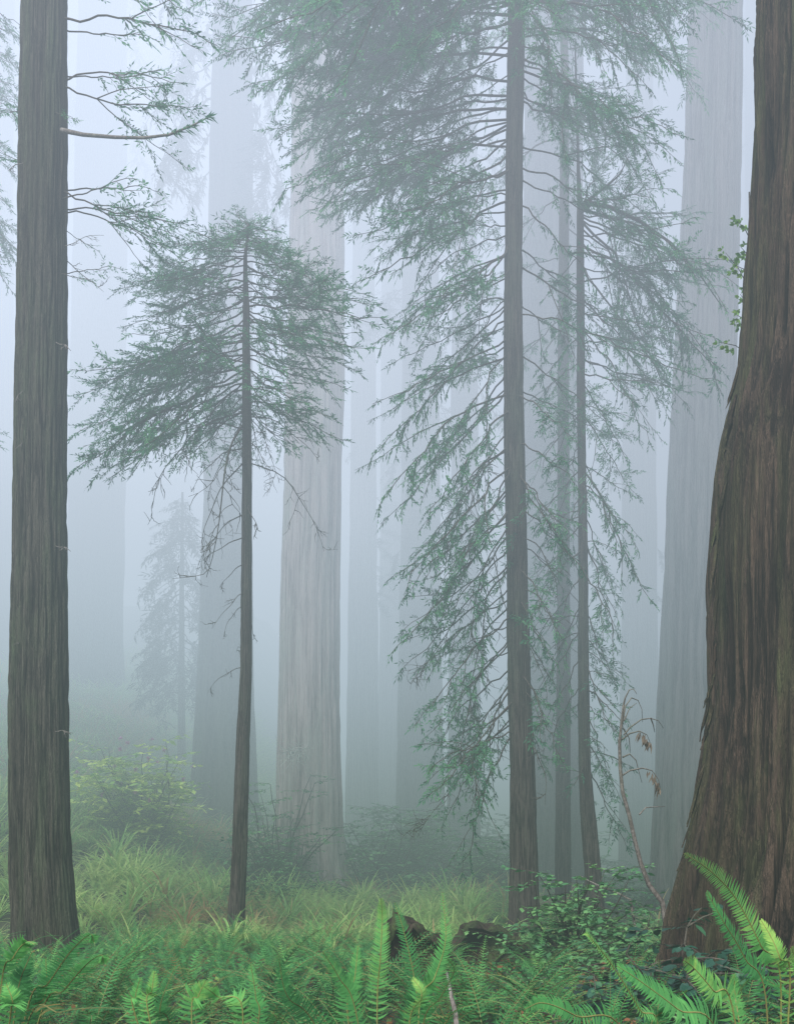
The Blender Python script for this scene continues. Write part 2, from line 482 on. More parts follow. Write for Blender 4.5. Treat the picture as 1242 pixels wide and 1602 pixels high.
# ------------------------------------------------------------------ branches with needle sprays
def branch_variant(seed, L, bow, dens, lat, foliage=1.0, start=0.2, blade=0.13, droop=0.3, twig_mat='twig', needle_mat='needle', thick=1.0, forks=2):
    """a branch whose tip lies on +X; returns (length, wood mesh, needle mesh)"""
    r = random.Random(seed)
    w, n = MB(), MB()

    def spray(p, d, side, length, level):
        """a twig from p along d, with flat narrow needle sprays on both sides"""
        nn = max(3, int(length / 0.12))
        q = Vector(p); dd = Vector(d)
        tp = [q.copy()]
        for i in range(nn):
            dd = (dd + Vector((r.gauss(0, .07), r.gauss(0, .07), r.gauss(-0.14 * droop, .07)))).normalized()
            q = q + dd * (length / nn)
            tp.append(q.copy())
        w.tube(tp, [(0.0022 * (1 - i / nn) * (1 + length) + 0.0012) * thick for i in range(nn + 1)], 3, 0.4)
        tint0 = r.uniform(0.1, 0.9)
        nb = int(length / 0.022 * foliage)
        for i in range(nb):
            s = (i + r.random() * .6) / max(nb, 1)
            if s < 0.08 and level == 0: continue
            if r.random() > dens: continue
            j = min(int(s * nn), nn - 1)
            b = tp[j].lerp(tp[j + 1], s * nn - j)
            t = (tp[j + 1] - tp[j]).normalized()
            sg = 1 if i % 2 else -1
            sd = (side - t * side.dot(t))
            if sd.length < 1e-3: continue
            sd.normalize()
            bd = (t * r.uniform(.5, 1.0) + sd * sg * r.uniform(.45, .95) + Vector((0, 0, r.gauss(-0.25 * droop, .28)))).normalized()
            bs = bd.cross(Vector((r.gauss(0, .8), r.gauss(0, .8), .8))).normalized()
            n.blade(b, bd, bs, blade * r.uniform(.5, 1.15) * (1 - 0.25 * s), blade * r.uniform(.16, .25), min(1, max(0, tint0 + r.gauss(0, .2))), droop * r.uniform(0, .5))
        ts = dd.cross(Vector((.1, .1, 1))).normalized()
        n.blade(tp[-1], dd, ts, blade, blade * .2, tint0, droop * .3)
        if level < 1 and length > 0.28:
            k = int(length / 0.17)
            for i in range(k):
                s = (i + 1 + r.uniform(-.3, .3)) / (k + 1)
                j = min(int(s * nn), nn - 1)
                t = (tp[j + 1] - tp[j]).normalized()
                sg = 1 if i % 2 else -1
                nd = (t * .75 + side * sg * .7 + Vector((0, 0, r.gauss(-0.15 * droop, .28)))).normalized()
                spray(tp[j], nd, side, length * r.uniform(.28, .55) * (1.1 - s * .6), level + 1)

    def limb(pts, L, r0, st, latk, fk):
        N = len(pts) - 1
        w.tube(pts, [r0 * (1 - i / N) ** 0.8 + 0.0025 * thick for i in range(N + 1)], 5, 0.5)
        k = max(2, int(L * (1 - st) / 0.15))
        for i in range(k):
            s = st + (1 - st) * (i + r.random() * .8) / k
            f = s * N; j = min(int(f), N - 1)
            sg = 1 if r.random() < .5 else -1
            p = pts[j].lerp(pts[j + 1], f - j); t = (pts[j + 1] - pts[j]).normalized()
            side = Vector((0, 1, r.gauss(0, .25)))
            side = (side - t * side.dot(t)).normalized()
            prof = latk * L * (math.sin(math.pi * min(1, (s - st) / (1 - st) * .75 + .22))) * r.uniform(.4, 1.25)
            d = (t * r.uniform(.5, 1.0) + side * sg * r.uniform(.4, 1.0) + Vector((0, 0, r.gauss(-0.12 * droop, .20)))).normalized()
            spray(p, d, side, max(.12, prof), 0)
        for _ in range(fk):
            s = r.uniform(.2, .62); f = s * N; j = min(int(f), N - 1)
            p = pts[j].lerp(pts[j + 1], f - j); t = (pts[j + 1] - pts[j]).normalized()
            d = (t + Vector((0, r.choice((-1, 1)) * r.uniform(.35, .8), r.gauss(-.15 * droop, .25)))).normalized()
            l2 = L * (1 - s) * r.uniform(.55, 1.0)
            q = p.copy(); pp = [q.copy()]
            for i in range(8):
                d = (d + Vector((.03, r.gauss(0, .08), r.gauss(-.05 * droop, .09)))).normalized()
                q = q + d * l2 / 8; pp.append(q.copy())
            limb(pp, l2, r0 * (1 - s) * .75, .12, latk, 0)
        spray(pts[-2], (pts[-1] - pts[-2]).normalized(), Vector((0, 1, 0)), max(.15, L * .1), 1)

    N = 16
    ph = r.uniform(0, 6); wy, wz = [0.0], [0.0]
    for i in range(N):
        wy.append(wy[-1] + r.gauss(0, .012 * L)); wz.append(wz[-1] + r.gauss(0, .010 * L))
    pts = []
    for i in range(N + 1):
        s = i / N
        pts.append(Vector((L * s, wy[i] - wy[N] * s, bow * L * 4 * s * (1 - s) * (1 - 0.25 * s) + wz[i] - wz[N] * s)))
    limb(pts, L, (0.0038 * L + 0.0035) * thick, start, lat, forks if L > 1.2 else 1)
    return (L, w.mesh('branch', M[twig_mat], True), n.mesh('needles', M[needle_mat]))


def dead_variant(seed, L, bow, mat='dead_twig'):
    r = random.Random(seed)
    w = MB()
    ph = r.uniform(0, 6)
    ax = lambda s: Vector((L * s, L * .07 * math.sin(s * 4 + ph) * s, bow * L * 4 * s * (1 - s) + L * .03 * math.sin(s * 11 + ph) * (1 - s)))
    w.tube([ax(i / 10) for i in range(11)], [(0.0035 * L + .004) * (1 - i / 11) + .002 for i in range(11)], 4, .5)
    def sub(p, d, ln, lev):
        q = Vector(p); dd = Vector(d); tp = [q.copy()]
        for i in range(5):
            dd = (dd + Vector((r.gauss(0, .22), r.gauss(0, .22), r.gauss(-.06, .22)))).normalized()
            q = q + dd * ln / 5; tp.append(q.copy())
        w.tube(tp, [.0035 * (1 - i / 6) + .0016 for i in range(6)], 3, .5)
        if lev < 1:
            for i in (1, 2, 3, 4):
                if r.random() < .75:
                    sub(tp[i], (dd + Vector((r.gauss(0, .8), r.gauss(0, .8), r.gauss(0, .6)))).normalized(), ln * r.uniform(.3, .55), lev + 1)
    for i in range(int(L * 5)):
        s = r.uniform(.15, .97)
        t = (ax(min(1, s + .05)) - ax(s - .05)).normalized()
        sub(ax(s), (t + Vector((0, r.choice((-1, 1)) * r.uniform(.4, 1), r.gauss(0, .4)))).normalized(), L * r.uniform(.1, .3), 0)
    return (L, w.mesh('branch', M[mat], True), None)


_rv = random.Random(77)
LIB = {
    'dense': [branch_variant(100 + i, L, _rv.uniform(-.07, .05), 1.0, .28, 1.2, .10, .10, .12) for i, L in enumerate([.35, .5, .65, .8, 1.0, 1.2, 1.4, 1.6, 1.8, 2.0, 2.2, 2.4, 2.7, 3.0, 3.3, 3.8])],
    'sparse': [branch_variant(200 + i, L, _rv.uniform(-.05, .15), .9, .23, 1.1, .18, .105, .42) for i, L in enumerate([.8, 1.0, 1.2, 1.4, 1.6, 1.8, 2.0, 2.2, 2.4, 2.6, 2.8, 3.0, 3.3, 3.6, 4.2])],
    'big': [branch_variant(300 + i, L, _rv.uniform(-.02, .11), 1.0, .22, 1.1, .12, .105, .38, forks=3) for i, L in enumerate([2.2, 2.7, 3.2, 3.7, 4.2, 4.7, 5.2])],
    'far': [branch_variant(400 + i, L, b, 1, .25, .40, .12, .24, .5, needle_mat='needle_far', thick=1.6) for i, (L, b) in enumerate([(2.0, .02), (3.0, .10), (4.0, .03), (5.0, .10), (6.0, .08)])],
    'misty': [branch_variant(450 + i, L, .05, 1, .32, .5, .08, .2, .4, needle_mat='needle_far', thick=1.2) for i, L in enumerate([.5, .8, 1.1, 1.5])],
    'tuft': [branch_variant(500 + i, L, b, .9, .30, .9, .30, .105, .1) for i, (L, b) in enumerate([(1.2, -.03), (1.8, .02), (2.2, -.04), (1.5, .04)])],
    'dead': [dead_variant(600 + i, L, b) for i, (L, b) in enumerate([(.25, .05), (.4, .08), (.6, .05), (.9, .10), (1.3, .12), (1.8, .15), (2.4, .10)])],
    'dead_dark': [dead_variant(700 + i, L, b, 'twig') for i, (L, b) in enumerate([(.25, .05), (.4, .08), (.6, .05), (.9, .10), (1.3, .12), (1.8, .15), (2.4, .10)])],
}


def attach(tree, base, tip, lib, r=R, roll=0.35):
    base, tip = Vector(base), Vector(tip)
    ch = tip - base
    d = ch.length
    opts = sorted(LIB[lib], key=lambda v: abs(math.log(v[0] / d)))
    opts = [v for i, v in enumerate(opts) if i < 2 or abs(math.log(v[0] / d)) < .30][:6]
    L, wm, nm = r.choice(opts)
    X = ch.normalized()
    up = Vector((r.gauss(0, .12), r.gauss(0, .12), 1))
    Yv = up.cross(X)
    if Yv.length < .05: Yv = Vector((0, 1, 0)).cross(X)
    Yv.normalize(); Z = X.cross(Yv)
    rot = Matrix((X, Yv, Z)).transposed().to_4x4()
    m = Matrix.Translation(base - tree.location) @ rot @ Matrix.Rotation(r.gauss(0, roll), 4, 'X') @ Matrix.Scale(d / L, 4)
    b = link('branch', wm, tree, mat4=m)
    if nm: link('needles', nm, b)
    return b


def branches_px(tree, prof, rows, lib, d, dd=1.0):
    """rows (attach py, tip px, tip py[, lib[, depth offset]]): place branches by where they leave the trunk and end"""
    for row in rows:
        apy, tx, ty = row[:3]
        lb = row[3] if len(row) > 3 and row[3] else lib
        off = row[4] if len(row) > 4 else R.uniform(-dd, dd)
        za = CAMZ + (HY - apy) / F * d
        base, rad = trunk_at(prof, za)
        tip = P(tx, ty, d + off)
        h = Vector((tip.x - base.x, tip.y - base.y, 0))
        if h.length > 1e-3: base = base + h.normalized() * rad * .8
        attach(tree, base, tip, lb)


def random_branches(tree, prof, n, z0, z1, Lfun, lib, down=(.05, .35), avoid_side=None):
    for i in range(n):
        u = (i + R.random()) / n
        z = z0 + (z1 - z0) * u
        base, rad = trunk_at(prof, z)
        az = R.uniform(0, 2 * math.pi)
        L = Lfun(u) * R.uniform(.75, 1.2)
        dz = -L * R.uniform(*down)
        tip = base + Vector((math.cos(az) * L, math.sin(az) * L, dz))
        attach(tree, base + Vector((math.cos(az), math.sin(az), 0)) * rad * .8, tip, lib)


# ------------------------------------------------------------------ ferns
def frond_curve(L, e0, e1, curl=0.0, n=18, twist=0.0):
    pts, p = [], Vector((0, 0, 0))
    for i in range(n + 1):
        s = i / n
        pts.append(p.copy())
        e = e0 + (e1 - e0) * s ** 1.3
        if curl and s > .85: e -= curl * (s - .85) / .15
        p = p + Vector((math.cos(e) * math.cos(twist * s), math.cos(e) * math.sin(twist * s), math.sin(e))) * (L / n)
    return pts


def frond(mb, rb, pts, side0, plen, npairs, tint, r, start=.16, detail=2, rach=.0045, keel=.25, dead=0.0, tipgain=.25):
    """pinnae on both sides of the stalk that runs along pts; plen = longest leaflet"""
    n = len(pts) - 1
    if rb is not None:
        rb.tube(pts, [rach * (1 - .75 * i / n) for i in range(n + 1)], 4, .55 + .4 * (tint - .5))
    for k in range(npairs):
        s = start + (1 - start) * (k / npairs) ** .92
        f = s * n; j = min(int(f), n - 1)
        p = pts[j].lerp(pts[j + 1], f - j)
        t = (pts[j + 1] - pts[j]).normalized()
        sd = (side0 - t * side0.dot(t)).normalized()
        up = t.cross(sd)
        if up.z < 0 and abs(t.z) < .8: up = -up
        u = (s - start) / (1 - start)
        ln = plen * min(1, .45 + u * 3.2) * (1 - u) ** .62 * (0.92 + .16 * r.random()) + .006
        wd = max(.004, min(.0135, ln * .16)) * (1.0 if detail else 1.7)
        tn = min(1, max(0, tint + tipgain * (u - .4) + r.gauss(0, .05)))
        for sg in (1, -1):
            if r.random() < .03: continue
            fwd = .18 + .5 * u + r.gauss(0, .06)
            d = (sd * sg + t * fwd + up * (keel * .6 + r.gauss(0, .08))).normalized()
            wv = (t - d * t.dot(d)).normalized()
            n0 = len(mb.v)
            bend = t * (ln * .14) - up * (ln * (.14 + .12 * r.random()))
            if detail >= 2:
                mid = p + d * (ln * .5) + bend * .25
                tip = p + d * ln + bend
                mb.v += [p - wv * wd * .35, p + wv * wd * .62, mid + wv * wd * .5, mid - wv * wd * .5, tip]
                mb.t += [tn] * 5
                mb.f += [(n0, n0 + 1, n0 + 2, n0 + 3), (n0 + 3, n0 + 2, n0 + 4)]
            elif detail == -1:
                tip = p + d * ln + bend
                mb.v += [p - wv * wd * .7, p + wv * wd * .7, tip + wv * wd * .2, tip - wv * wd * .2]
                mb.t += [tn] * 4
                mb.f += [(n0, n0 + 1, n0 + 2, n0 + 3)]
            else:
                tip = p + d * ln + bend
                mb.v += [p - wv * wd * .6, p + wv * wd * .6, tip]
                mb.t += [tn] * 3
                mb.f += [(n0, n0 + 1, n0 + 2)]


FRONDS = []
def build_frond_lib():
    r = random.Random(5)
    specs = []
    for i in range(16):
        L = r.uniform(.75, 1.15)
        e0 = math.radians(r.uniform(62, 85)); e1 = math.radians(r.uniform(-35, 35))
        curl = r.choice((0, 0, 0, 1.6, 3.2)) if i % 2 else 0
        tint = r.choice((.36, .42, .48, .54, .60, .66, .30)) + r.uniform(-.03, .03)
        specs.append((L, e0, e1, curl, tint))
    for (L, e0, e1, curl, tint) in specs:
        mb, rb = MB(), MB()
        frond(mb, rb, frond_curve(L, e0, e1, curl, 18, r.uniform(-.3, .3)), Vector((0, 1, 0)), r.uniform(.075, .105), int(L * 29), tint, r)
        # the stalk and the leaflets are one frond: one mesh with two materials
        nb = len(mb.f)
        off = len(mb.v)
        mb.v += rb.v; mb.t += rb.t; mb.f += [tuple(x + off for x in q) for q in rb.f]
        me = mb.mesh('frond', M['fern'])
        me.materials.append(M['rachis'])
        idx = np.zeros(len(me.polygons), dtype=np.int32); idx[nb:] = 1
        me.polygons.foreach_set('material_index', idx)
        FRONDS.append((tint, me))
    # two brown dead fronds
    for i in range(2):
        mb = MB()
        frond(mb, mb, frond_curve(.8, math.radians(50), math.radians(-70), 0, 16, .4), Vector((0, 1, 0)), .06, 30, .04, r, tipgain=0, keel=-.3)
        FRONDS.append((0.0, mb.mesh('frond', M['fern'])))


def fern_proto(seed, n, size, tint_lo=.0, tint_hi=1.0, dead=1):
    r = random.Random(seed)
    o = empty('sword_fern', (0, 0, 0))
    ok = [m for t, m in FRONDS[:16] if tint_lo <= t <= tint_hi]
    for i in range(n):
        az = 2 * math.pi * (i + r.uniform(-.35, .35)) / n
        s = size * r.uniform(.75, 1.15)
        m = Matrix.Rotation(az, 4, 'Z') @ Matrix.Translation((.03, 0, 0)) @ Matrix.Rotation(r.uniform(-.18, .45), 4, 'Y') @ Matrix.Rotation(r.gauss(0, .25), 4, 'X') @ Matrix.Scale(s, 4)
        link('frond', r.choice(ok), o, mat4=m)
    for i in range(dead):
        m = Matrix.Rotation(r.uniform(0, 6.28), 4, 'Z') @ Matrix.Rotation(.5, 4, 'Y') @ Matrix.Scale(size * .8, 4)
        link('frond', FRONDS[16 + i % 2][1], o, mat4=m)
    return o


def clump_arrays(seed, n, detail, plen, pairs, tint, e0r=(55, 85), e1r=(-50, 20), Lr=(.6, 1.05)):
    r = random.Random(seed)
    mb = MB()
    for i in range(n):
        az = 2 * math.pi * (i + r.uniform(-.4, .4)) / n
        pts = frond_curve(r.uniform(*Lr), math.radians(r.uniform(*e0r)), math.radians(r.uniform(*e1r)), 0, 9, r.uniform(-.4, .4))
        c, s = math.cos(az), math.sin(az)
        pts = [Vector((p.x * c - p.y * s, p.x * s + p.y * c, p.z)) for p in pts]
        tn = tint + r.gauss(0, .10)
        if r.random() < .16: tn = r.uniform(.0, .16)
        frond(mb, mb if detail > 0 else None, pts, Vector((-s, c, 0)), plen * r.uniform(.8, 1.2), pairs, tn, r, start=.1, detail=detail, tipgain=.18)
    return mb


# ------------------------------------------------------------------ leafy shrubs
def shrub_proto(seed, name, h, w, nst, nleaf, leafL, mat, stem_mat='twig', tint=(.2, .9), flat=True, lw=.5):
    r = random.Random(seed)
    o = empty(name, (0, 0, 0))
    st, lf = MB(), MB()
    for i in range(nst):
        az = r.uniform(0, 6.283); lean = r.uniform(.1, 1.0)
        q = Vector((r.gauss(0, .06 * w), r.gauss(0, .06 * w), -.1))
        d = Vector((math.cos(az) * lean * w / h, math.sin(az) * lean * w / h, 1)).normalized()
        hh = h * r.uniform(.55, 1.05); pts = [q.copy()]
        for k in range(8):
            d = (d + Vector((r.gauss(0, .16), r.gauss(0, .16), r.gauss(0, .08)))).normalized()
            q = q + d * hh / 8; pts.append(q.copy())
        st.tube(pts, [.012 * h * (1 - k / 9) + .002 for k in range(9)], 4, .5)
        for k in range(2, 9):
            for b in range(r.randint(1, 3)):
                az2 = r.uniform(0, 6.283)
                bd = Vector((math.cos(az2), math.sin(az2), r.uniform(-.1, .35))).normalized()
                ln = w * r.uniform(.15, .42)
                e = pts[k] + bd * ln + Vector((0, 0, -.1 * ln))
                st.tube([pts[k], pts[k].lerp(e, .5) + Vector((0, 0, .04 * ln)), e], [.004, .003, .0015], 3, .5)
                tn = r.uniform(*tint)
                m = max(2, int(nleaf * ln / (w * .3)))
                for j in range(m):
                    s = (j + .5) / m
                    p = pts[k].lerp(e, s)
                    az3 = az2 + r.choice((-1, 1)) * r.uniform(.3, 1.5)
                    ld = Vector((math.cos(az3), math.sin(az3), r.gauss(0, .3))).normalized()
                    up = Vector((r.gauss(0, .35), r.gauss(0, .35), 1)).normalized()
                    sd = ld.cross(up).normalized(); up = sd.cross(ld)
                    if up.z < 0: up = -up
                    L = leafL * r.uniform(.6, 1.25)
                    if flat: lf.blade(p, ld, sd, L, L * lw, min(1, max(0, tn + r.gauss(0, .15))), .1)
                    else: lf.leaf(p, ld, sd, up, L, L * lw, min(1, max(0, tn + r.gauss(0, .15))), .25)
    st.build('stem', M[stem_mat], o)
    lf.build('foliage', M[mat], o)
    return o


USED = set()
def place(proto, loc, rot, scale, label, cat, group=None):
    o = proto if proto.name not in USED else copy_tree(proto)
    USED.add(proto.name)
    o.location = loc; o.rotation_euler = (R.gauss(0, .05), R.gauss(0, .05), rot); o.scale = (scale,) * 3
    for k in ('label', 'category', 'group'):
        if k in o: del o[k]
    return tag(o, label, cat, group)


# ================================================================== BUILD
build_ground()
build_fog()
build_frond_lib()

# ---- near left redwood
LT_D = 16.0
LT, LTP = make_tree('redwood_tree', [(-350, 42, 100), (0, 35, 104), (200, 31, 103), (500, 27, 103), (800, 22, 102), (1100, 15, 104), (1250, 14, 106), (1350, 15, 110), (1420, 17, 116), (1475, 16, 124), (1500, 8, 132)], LT_D, M['bark_left'],
                    'tall redwood with straight grey brown trunk rising out of ferns at left edge', nseg=220, rows=620, amp=.05, freq=9, zf=.8, seed=21, lobes=.10)
branches_px(LT, LTP, [
    (30, 340, 70, 'tuft', -.4), (-60, 300, 20, 'tuft', .6), (40, 250, 65, 'tuft', .3), (-20, 240, -15, 'dense', .2), (-80, 330, -20, 'dense', .5),
    (135, 310, 165, 'tuft', -.3), (110, 240, 130, 'tuft', .4), (125, 290, 130, 'tuft', .2), (185, 118, 190, 'tuft', -.6),
    (290, 250, 300, 'tuft', .3), (300, 290, 345, 'tuft', -.4), (330, 265, 385, 'tuft', .2), (315, 215, 280, 'tuft', -.5), (345, 160, 400, 'tuft', .5), (320, 285, 375, 'sparse', .7),
    (425, 190, 420, 'tuft', .1), (400, 160, 460, 'dead_dark', .2), (395, 165, 370, 'dead', -.2), (430, 150, 445, 'tuft', -.4),
    (150, 0, 180, 'dense', 1.0), (240, 5, 250, 'dense', .8),
], 'tuft', LT_D)
# the one long bare limb with a tufted tip
w = MB(); lp = [P(px, py, dd) for px, py, dd in [(96, 203, 15.7), (130, 210, 15.5), (180, 214, 15.4), (225, 215, 15.3), (265, 210, 15.2), (300, 196, 15.2), (332, 180, 15.2)]]
loc = LT.location
w.tube([p - loc for p in lp], [.035, .028, .024, .021, .018, .013, .006], 6, .6)
limb = w.build('branch', M['dead_twig'], LT, smooth=True)
n = MB()
for i in range(46):
    s = R.uniform(.62, 1); f = s * 6; j = min(5, int(f)); p = lp[j].lerp(lp[j + 1], f - j) - loc
    d = Vector((R.uniform(.2, 1), R.gauss(0, .5), R.gauss(.05, .3))).normalized()
    n.blade(p, d, d.cross(Vector((0, .4, 1))).normalized(), R.uniform(.07, .17), .024, R.uniform(.2, .8), .1)
for i in range(14):
    p = lp[3] - loc + Vector((R.gauss(-.25, .12), R.gauss(0, .1), R.uniform(.0, .12)))
    d = Vector((R.gauss(0.3, .6), R.gauss(0, .5), R.gauss(.2, .3))).normalized()
    n.blade(p, d, d.cross(Vector((0, .4, 1))).normalized(), R.uniform(.07, .14), .022, R.uniform(.2, .8), .1)
n.build('needles', M['needle'], limb)

for py, side, ln in [(270, 0, 16), (545, 1, 10), (700, 0, 8), (860, 1, 9), (1010, 0, 10), (1150, 1, 12), (620, 0, 7)]:
    px = (30 if side == 0 else 104)
    branches_px(LT, LTP, [(py, px + (-ln if side == 0 else ln), py + R.uniform(-6, 8), 'dead', -.5)], 'dead', LT_D)

# ---- giant redwood on the right
RX, RY = 5.25, 11.3
rr = [(-.6, 2.98), (0, 2.78), (.4, 2.55), (.83, 2.38), (1.57, 2.2), (2.1, 2.10), (2.6, 2.03), (3.4, 1.96), (4.7, 1.92), (5.8, 1.86), (6.3, 1.78), (7.0, 1.62), (8.4, 1.50), (10.7, 1.43), (13.4, 1.36), (17.4, 1.28)]
RR = empty('giant_redwood_tree', (RX, RY, 0), 'massive dark furrowed redwood trunk flaring to its base at right edge', 'tree')
link('trunk', trunk_mesh('trunk', [(z, RX, RY, r) for z, r in rr], M['bark_giant'], nseg=820, rows=620, amp=.16, freq=15, zf=.38, seed=5, lobes=.16, origin=(RX, RY, 0)), RR)
# loose bark strips down its left edge
edge_px = lambda py: float(np.interp(py, [330, 530, 650, 760, 900, 1100, 1220, 1370], [1168, 1152, 1133, 1120, 1114, 1106, 1091, 1062]))
strips = []
for k in range(20):
    py = 540 + 780 * (k + R.random()) / 20
    ln = R.uniform(50, 130)
    strips.append((edge_px(py) + R.uniform(3, 16), py, edge_px(py + ln) + R.uniform(-5, 8), py + ln, R.uniform(.02, .05), -R.uniform(.2, .75)))
for (px0, py0, px1, py1, wd, off) in strips:
    s_ = MB(); a, b = P(px0, py0, RY + off - .1), P(px1, py1, RY + off - .1)
    pts = [a.lerp(b, k / 9) + Vector((R.gauss(0, .004) - .02 * (k / 9) ** 3, R.gauss(0, .004) - .05 * (k / 9) ** 3, 0)) for k in range(10)]
    for k in range(10):
        wv = wd * (.45 + .55 * math.sin(math.pi * (k + 1.2) / 11.5)) * (1 if k < 8 else .45)
        for q in (Vector((-wv * .5, 0, 0)), Vector((0, -.03, 0)), Vector((wv * .8, .04, 0))):
            s_.v.append(pts[k] + q - RR.location); s_.t.append(R.uniform(.3, .8))
    for k in range(9):
        for c in (0, 1): s_.f.append((k * 3 + c, k * 3 + c + 1, k * 3 + c + 4, k * 3 + c + 3))
    s_.build('bark_strip', M['bark_giant'], RR)

# ---- young conifer
SD = 18.4
SP, SPP = make_tree('young_redwood_tree', [(352, 388, 391), (400, 381, 386), (480, 380, 390), (600, 379, 392), (760, 379, 394), (900, 377, 394), (1050, 376, 394), (1150, 370, 391), (1250, 366, 389), (1350, 362, 386), (1400, 359, 384), (1440, 355, 383), (1460, 352, 386)], SD, M['bark_dark'],
                    'small conifer with rounded bushy crown and bare lower stem leaning slightly', nseg=64, rows=360, amp=.022, freq=6, zf=1.2, seed=31)
left = [(352, 378, 340), (360, 355, 350), (372, 335, 372), (375, 235, 384), (385, 260, 378), (400, 215, 415), (405, 190, 440), (415, 175, 462), (425, 240, 430), (440, 205, 470), (450, 192, 512), (460, 250, 490), (470, 225, 540), (485, 200, 525), (500, 230, 580), (510, 150, 602), (520, 118, 632), (530, 175, 610), (545, 200, 640), (555, 140, 655), (570, 105, 695), (580, 130, 720), (590, 103, 755), (600, 200, 720), (610, 170, 750), (560, 260, 620), (600, 265, 725), (480, 290, 500), (520, 290, 560), (620, 300, 700), (425, 300, 440), (395, 300, 390), (640, 270, 735), (455, 215, 455), (535, 160, 595)]
right = [(350, 400, 338), (356, 430, 362), (366, 445, 380), (375, 460, 395), (385, 478, 415), (400, 500, 425), (410, 520, 445), (425, 545, 460), (440, 540, 485), (455, 555, 500), (470, 600, 482), (480, 608, 500), (490, 560, 520), (505, 580, 545), (520, 540, 550), (530, 570, 590), (545, 520, 590), (560, 545, 608), (580, 480, 620), (600, 545, 690), (620, 500, 680), (640, 470, 700), (610, 450, 640), (470, 480, 480), (430, 470, 440), (540, 470, 570), (500, 450, 520), (630, 530, 660)]
branches_px(SP, SPP, left + right, 'dense', SD, .9)
random_branches(SP, SPP, 26, P(0, 640, SD).z, P(0, 365, SD).z, lambda u: 1.9 - 1.4 * u, 'dense', (.0, .35))
branches_px(SP, SPP, [(352, 384, 337, 'dense', 0), (355, 410, 345, 'dense', .1), (358, 368, 348, 'dense', -.2), (370, 350, 352, 'dense', .2), (372, 425, 372, 'dense', -.3), (380, 340, 368, 'dense', 0)], 'dense', SD)
for row in left[:14:3] + right[:22:3]:
    branches_px(SP, SPP, [(row[0] + R.uniform(-8, 14), 385 + (row[1] - 385) * R.uniform(.5, 1.0), row[2] + R.uniform(-14, 14))], 'dense', SD, 1.2)
for k in range(18):
    th = R.uniform(-.2, math.pi + .2); q = R.uniform(.5, 1.05)
    branches_px(SP, SPP, [(R.uniform(352, 392), 388 + 72 * q * math.cos(th), 388 - 46 * q * math.sin(th) + R.uniform(0, 14))], 'dense', SD, .8)
branches_px(SP, SPP, [(640, 240, 800, 'dead_dark'), (660, 310, 900, 'dead_dark'), (680, 330, 800, 'dead_dark'), (700, 300, 770, 'dead_dark'), (650, 440, 755, 'dead_dark'), (690, 420, 770, 'dead_dark'), (720, 325, 880, 'dead_dark'), (800, 310, 910, 'dead_dark'), (840, 318, 880, 'dead_dark'), (880, 345, 920, 'dead_dark'), (930, 335, 985, 'dead_dark'), (950, 350, 995, 'dead_dark'), (1045, 322, 1083, 'dead_dark', 0), (790, 400, 830, 'dead_dark'), (960, 400, 1000, 'dead_dark'), (620, 420, 690, 'dead_dark'), (1015, 366, 1020, 'dead_dark'), (670, 250, 700, 'dead_dark'), (650, 500, 720, 'dead_dark'), (720, 510, 860, 'dead_dark', .4), (640, 420, 740, 'dead_dark', 1)], 'dead_dark', SD, .7)

# ---- main middle conifer
CD = 18.8
CT, CTP = make_tree('conifer_tree', [(-500, 799, 820), (-200, 797, 820), (0, 795, 821), (250, 791, 818), (450, 789, 816), (650, 788, 819), (800, 791, 823), (900, 793, 825), (1000, 793, 828), (1100, 795, 831), (1200, 798, 836), (1300, 798, 840), (1400, 797, 843), (1450, 795, 848)], CD, M['bark_dark'],
                    'tall thin conifer with long drooping branches, thickest of the three middle stems', nseg=90, rows=520, amp=.035, freq=6, zf=1.1, seed=41)
rows = []
rl = lambda py: float(np.interp(py, [-300, -100, 60, 150, 250, 350, 450, 560, 700, 800, 950, 1050, 1150, 1250], [500, 480, 430, 390, 340, 270, 190, 215, 210, 190, 170, 140, 125, 95]))
for i in range(62):       # left side
    py = -330 + 1500 * (i + R.random()) / 62
    reach = rl(py) * R.uniform(.5, 1.05)
    dr = float(np.interp(py, [-300, 100, 400, 700, 1200], [60, 90, 130, 170, 120])) * R.uniform(.5, 1.3)
    lb = 'big' if py < 120 else ('sparse' if py > 330 or R.random() < .5 else 'dense')
    rows.append((py, 800 - reach, py + dr, lb, R.uniform(-1.6, 1.6)))
for tx, ty, ay in [(290, 15, -160), (345, 70, -120), (395, 150, -60), (430, 165, -20), (470, 175, 0), (430, 320, 170), (480, 330, 200), (560, 330, 190), (520, 230, 60), (600, 340, 220), (575, 735, 560), (595, 820, 610), (615, 640, 480), (610, 1025, 800), (660, 1160, 1000), (690, 1300, 1080), (720, 1380, 1150), (590, 560, 400), (640, 900, 700)]:
    rows.append((ay, tx, ty, 'big' if ty < 200 else 'sparse', R.uniform(-1.0, 1.0)))
rr_ = lambda py: float(np.interp(py, [-300, 0, 150, 250, 400, 550, 800, 1000, 1250], [330, 310, 270, 240, 240, 170, 110, 80, 70]))
for i in range(34):       # right side
    py = -320 + 1450 * (i + R.random()) / 34
    reach = rr_(py) * R.uniform(.5, 1.05)
    dr = float(np.interp(py, [-300, 100, 400, 700, 1200], [60, 90, 120, 130, 100])) * R.uniform(.5, 1.3)
    lb = 'big' if py < 60 else 'sparse'
    rows.append((py, 810 + reach, py + dr, lb, R.uniform(-1.5, 1.8)))
branches_px(CT, CTP, rows, 'sparse', CD)
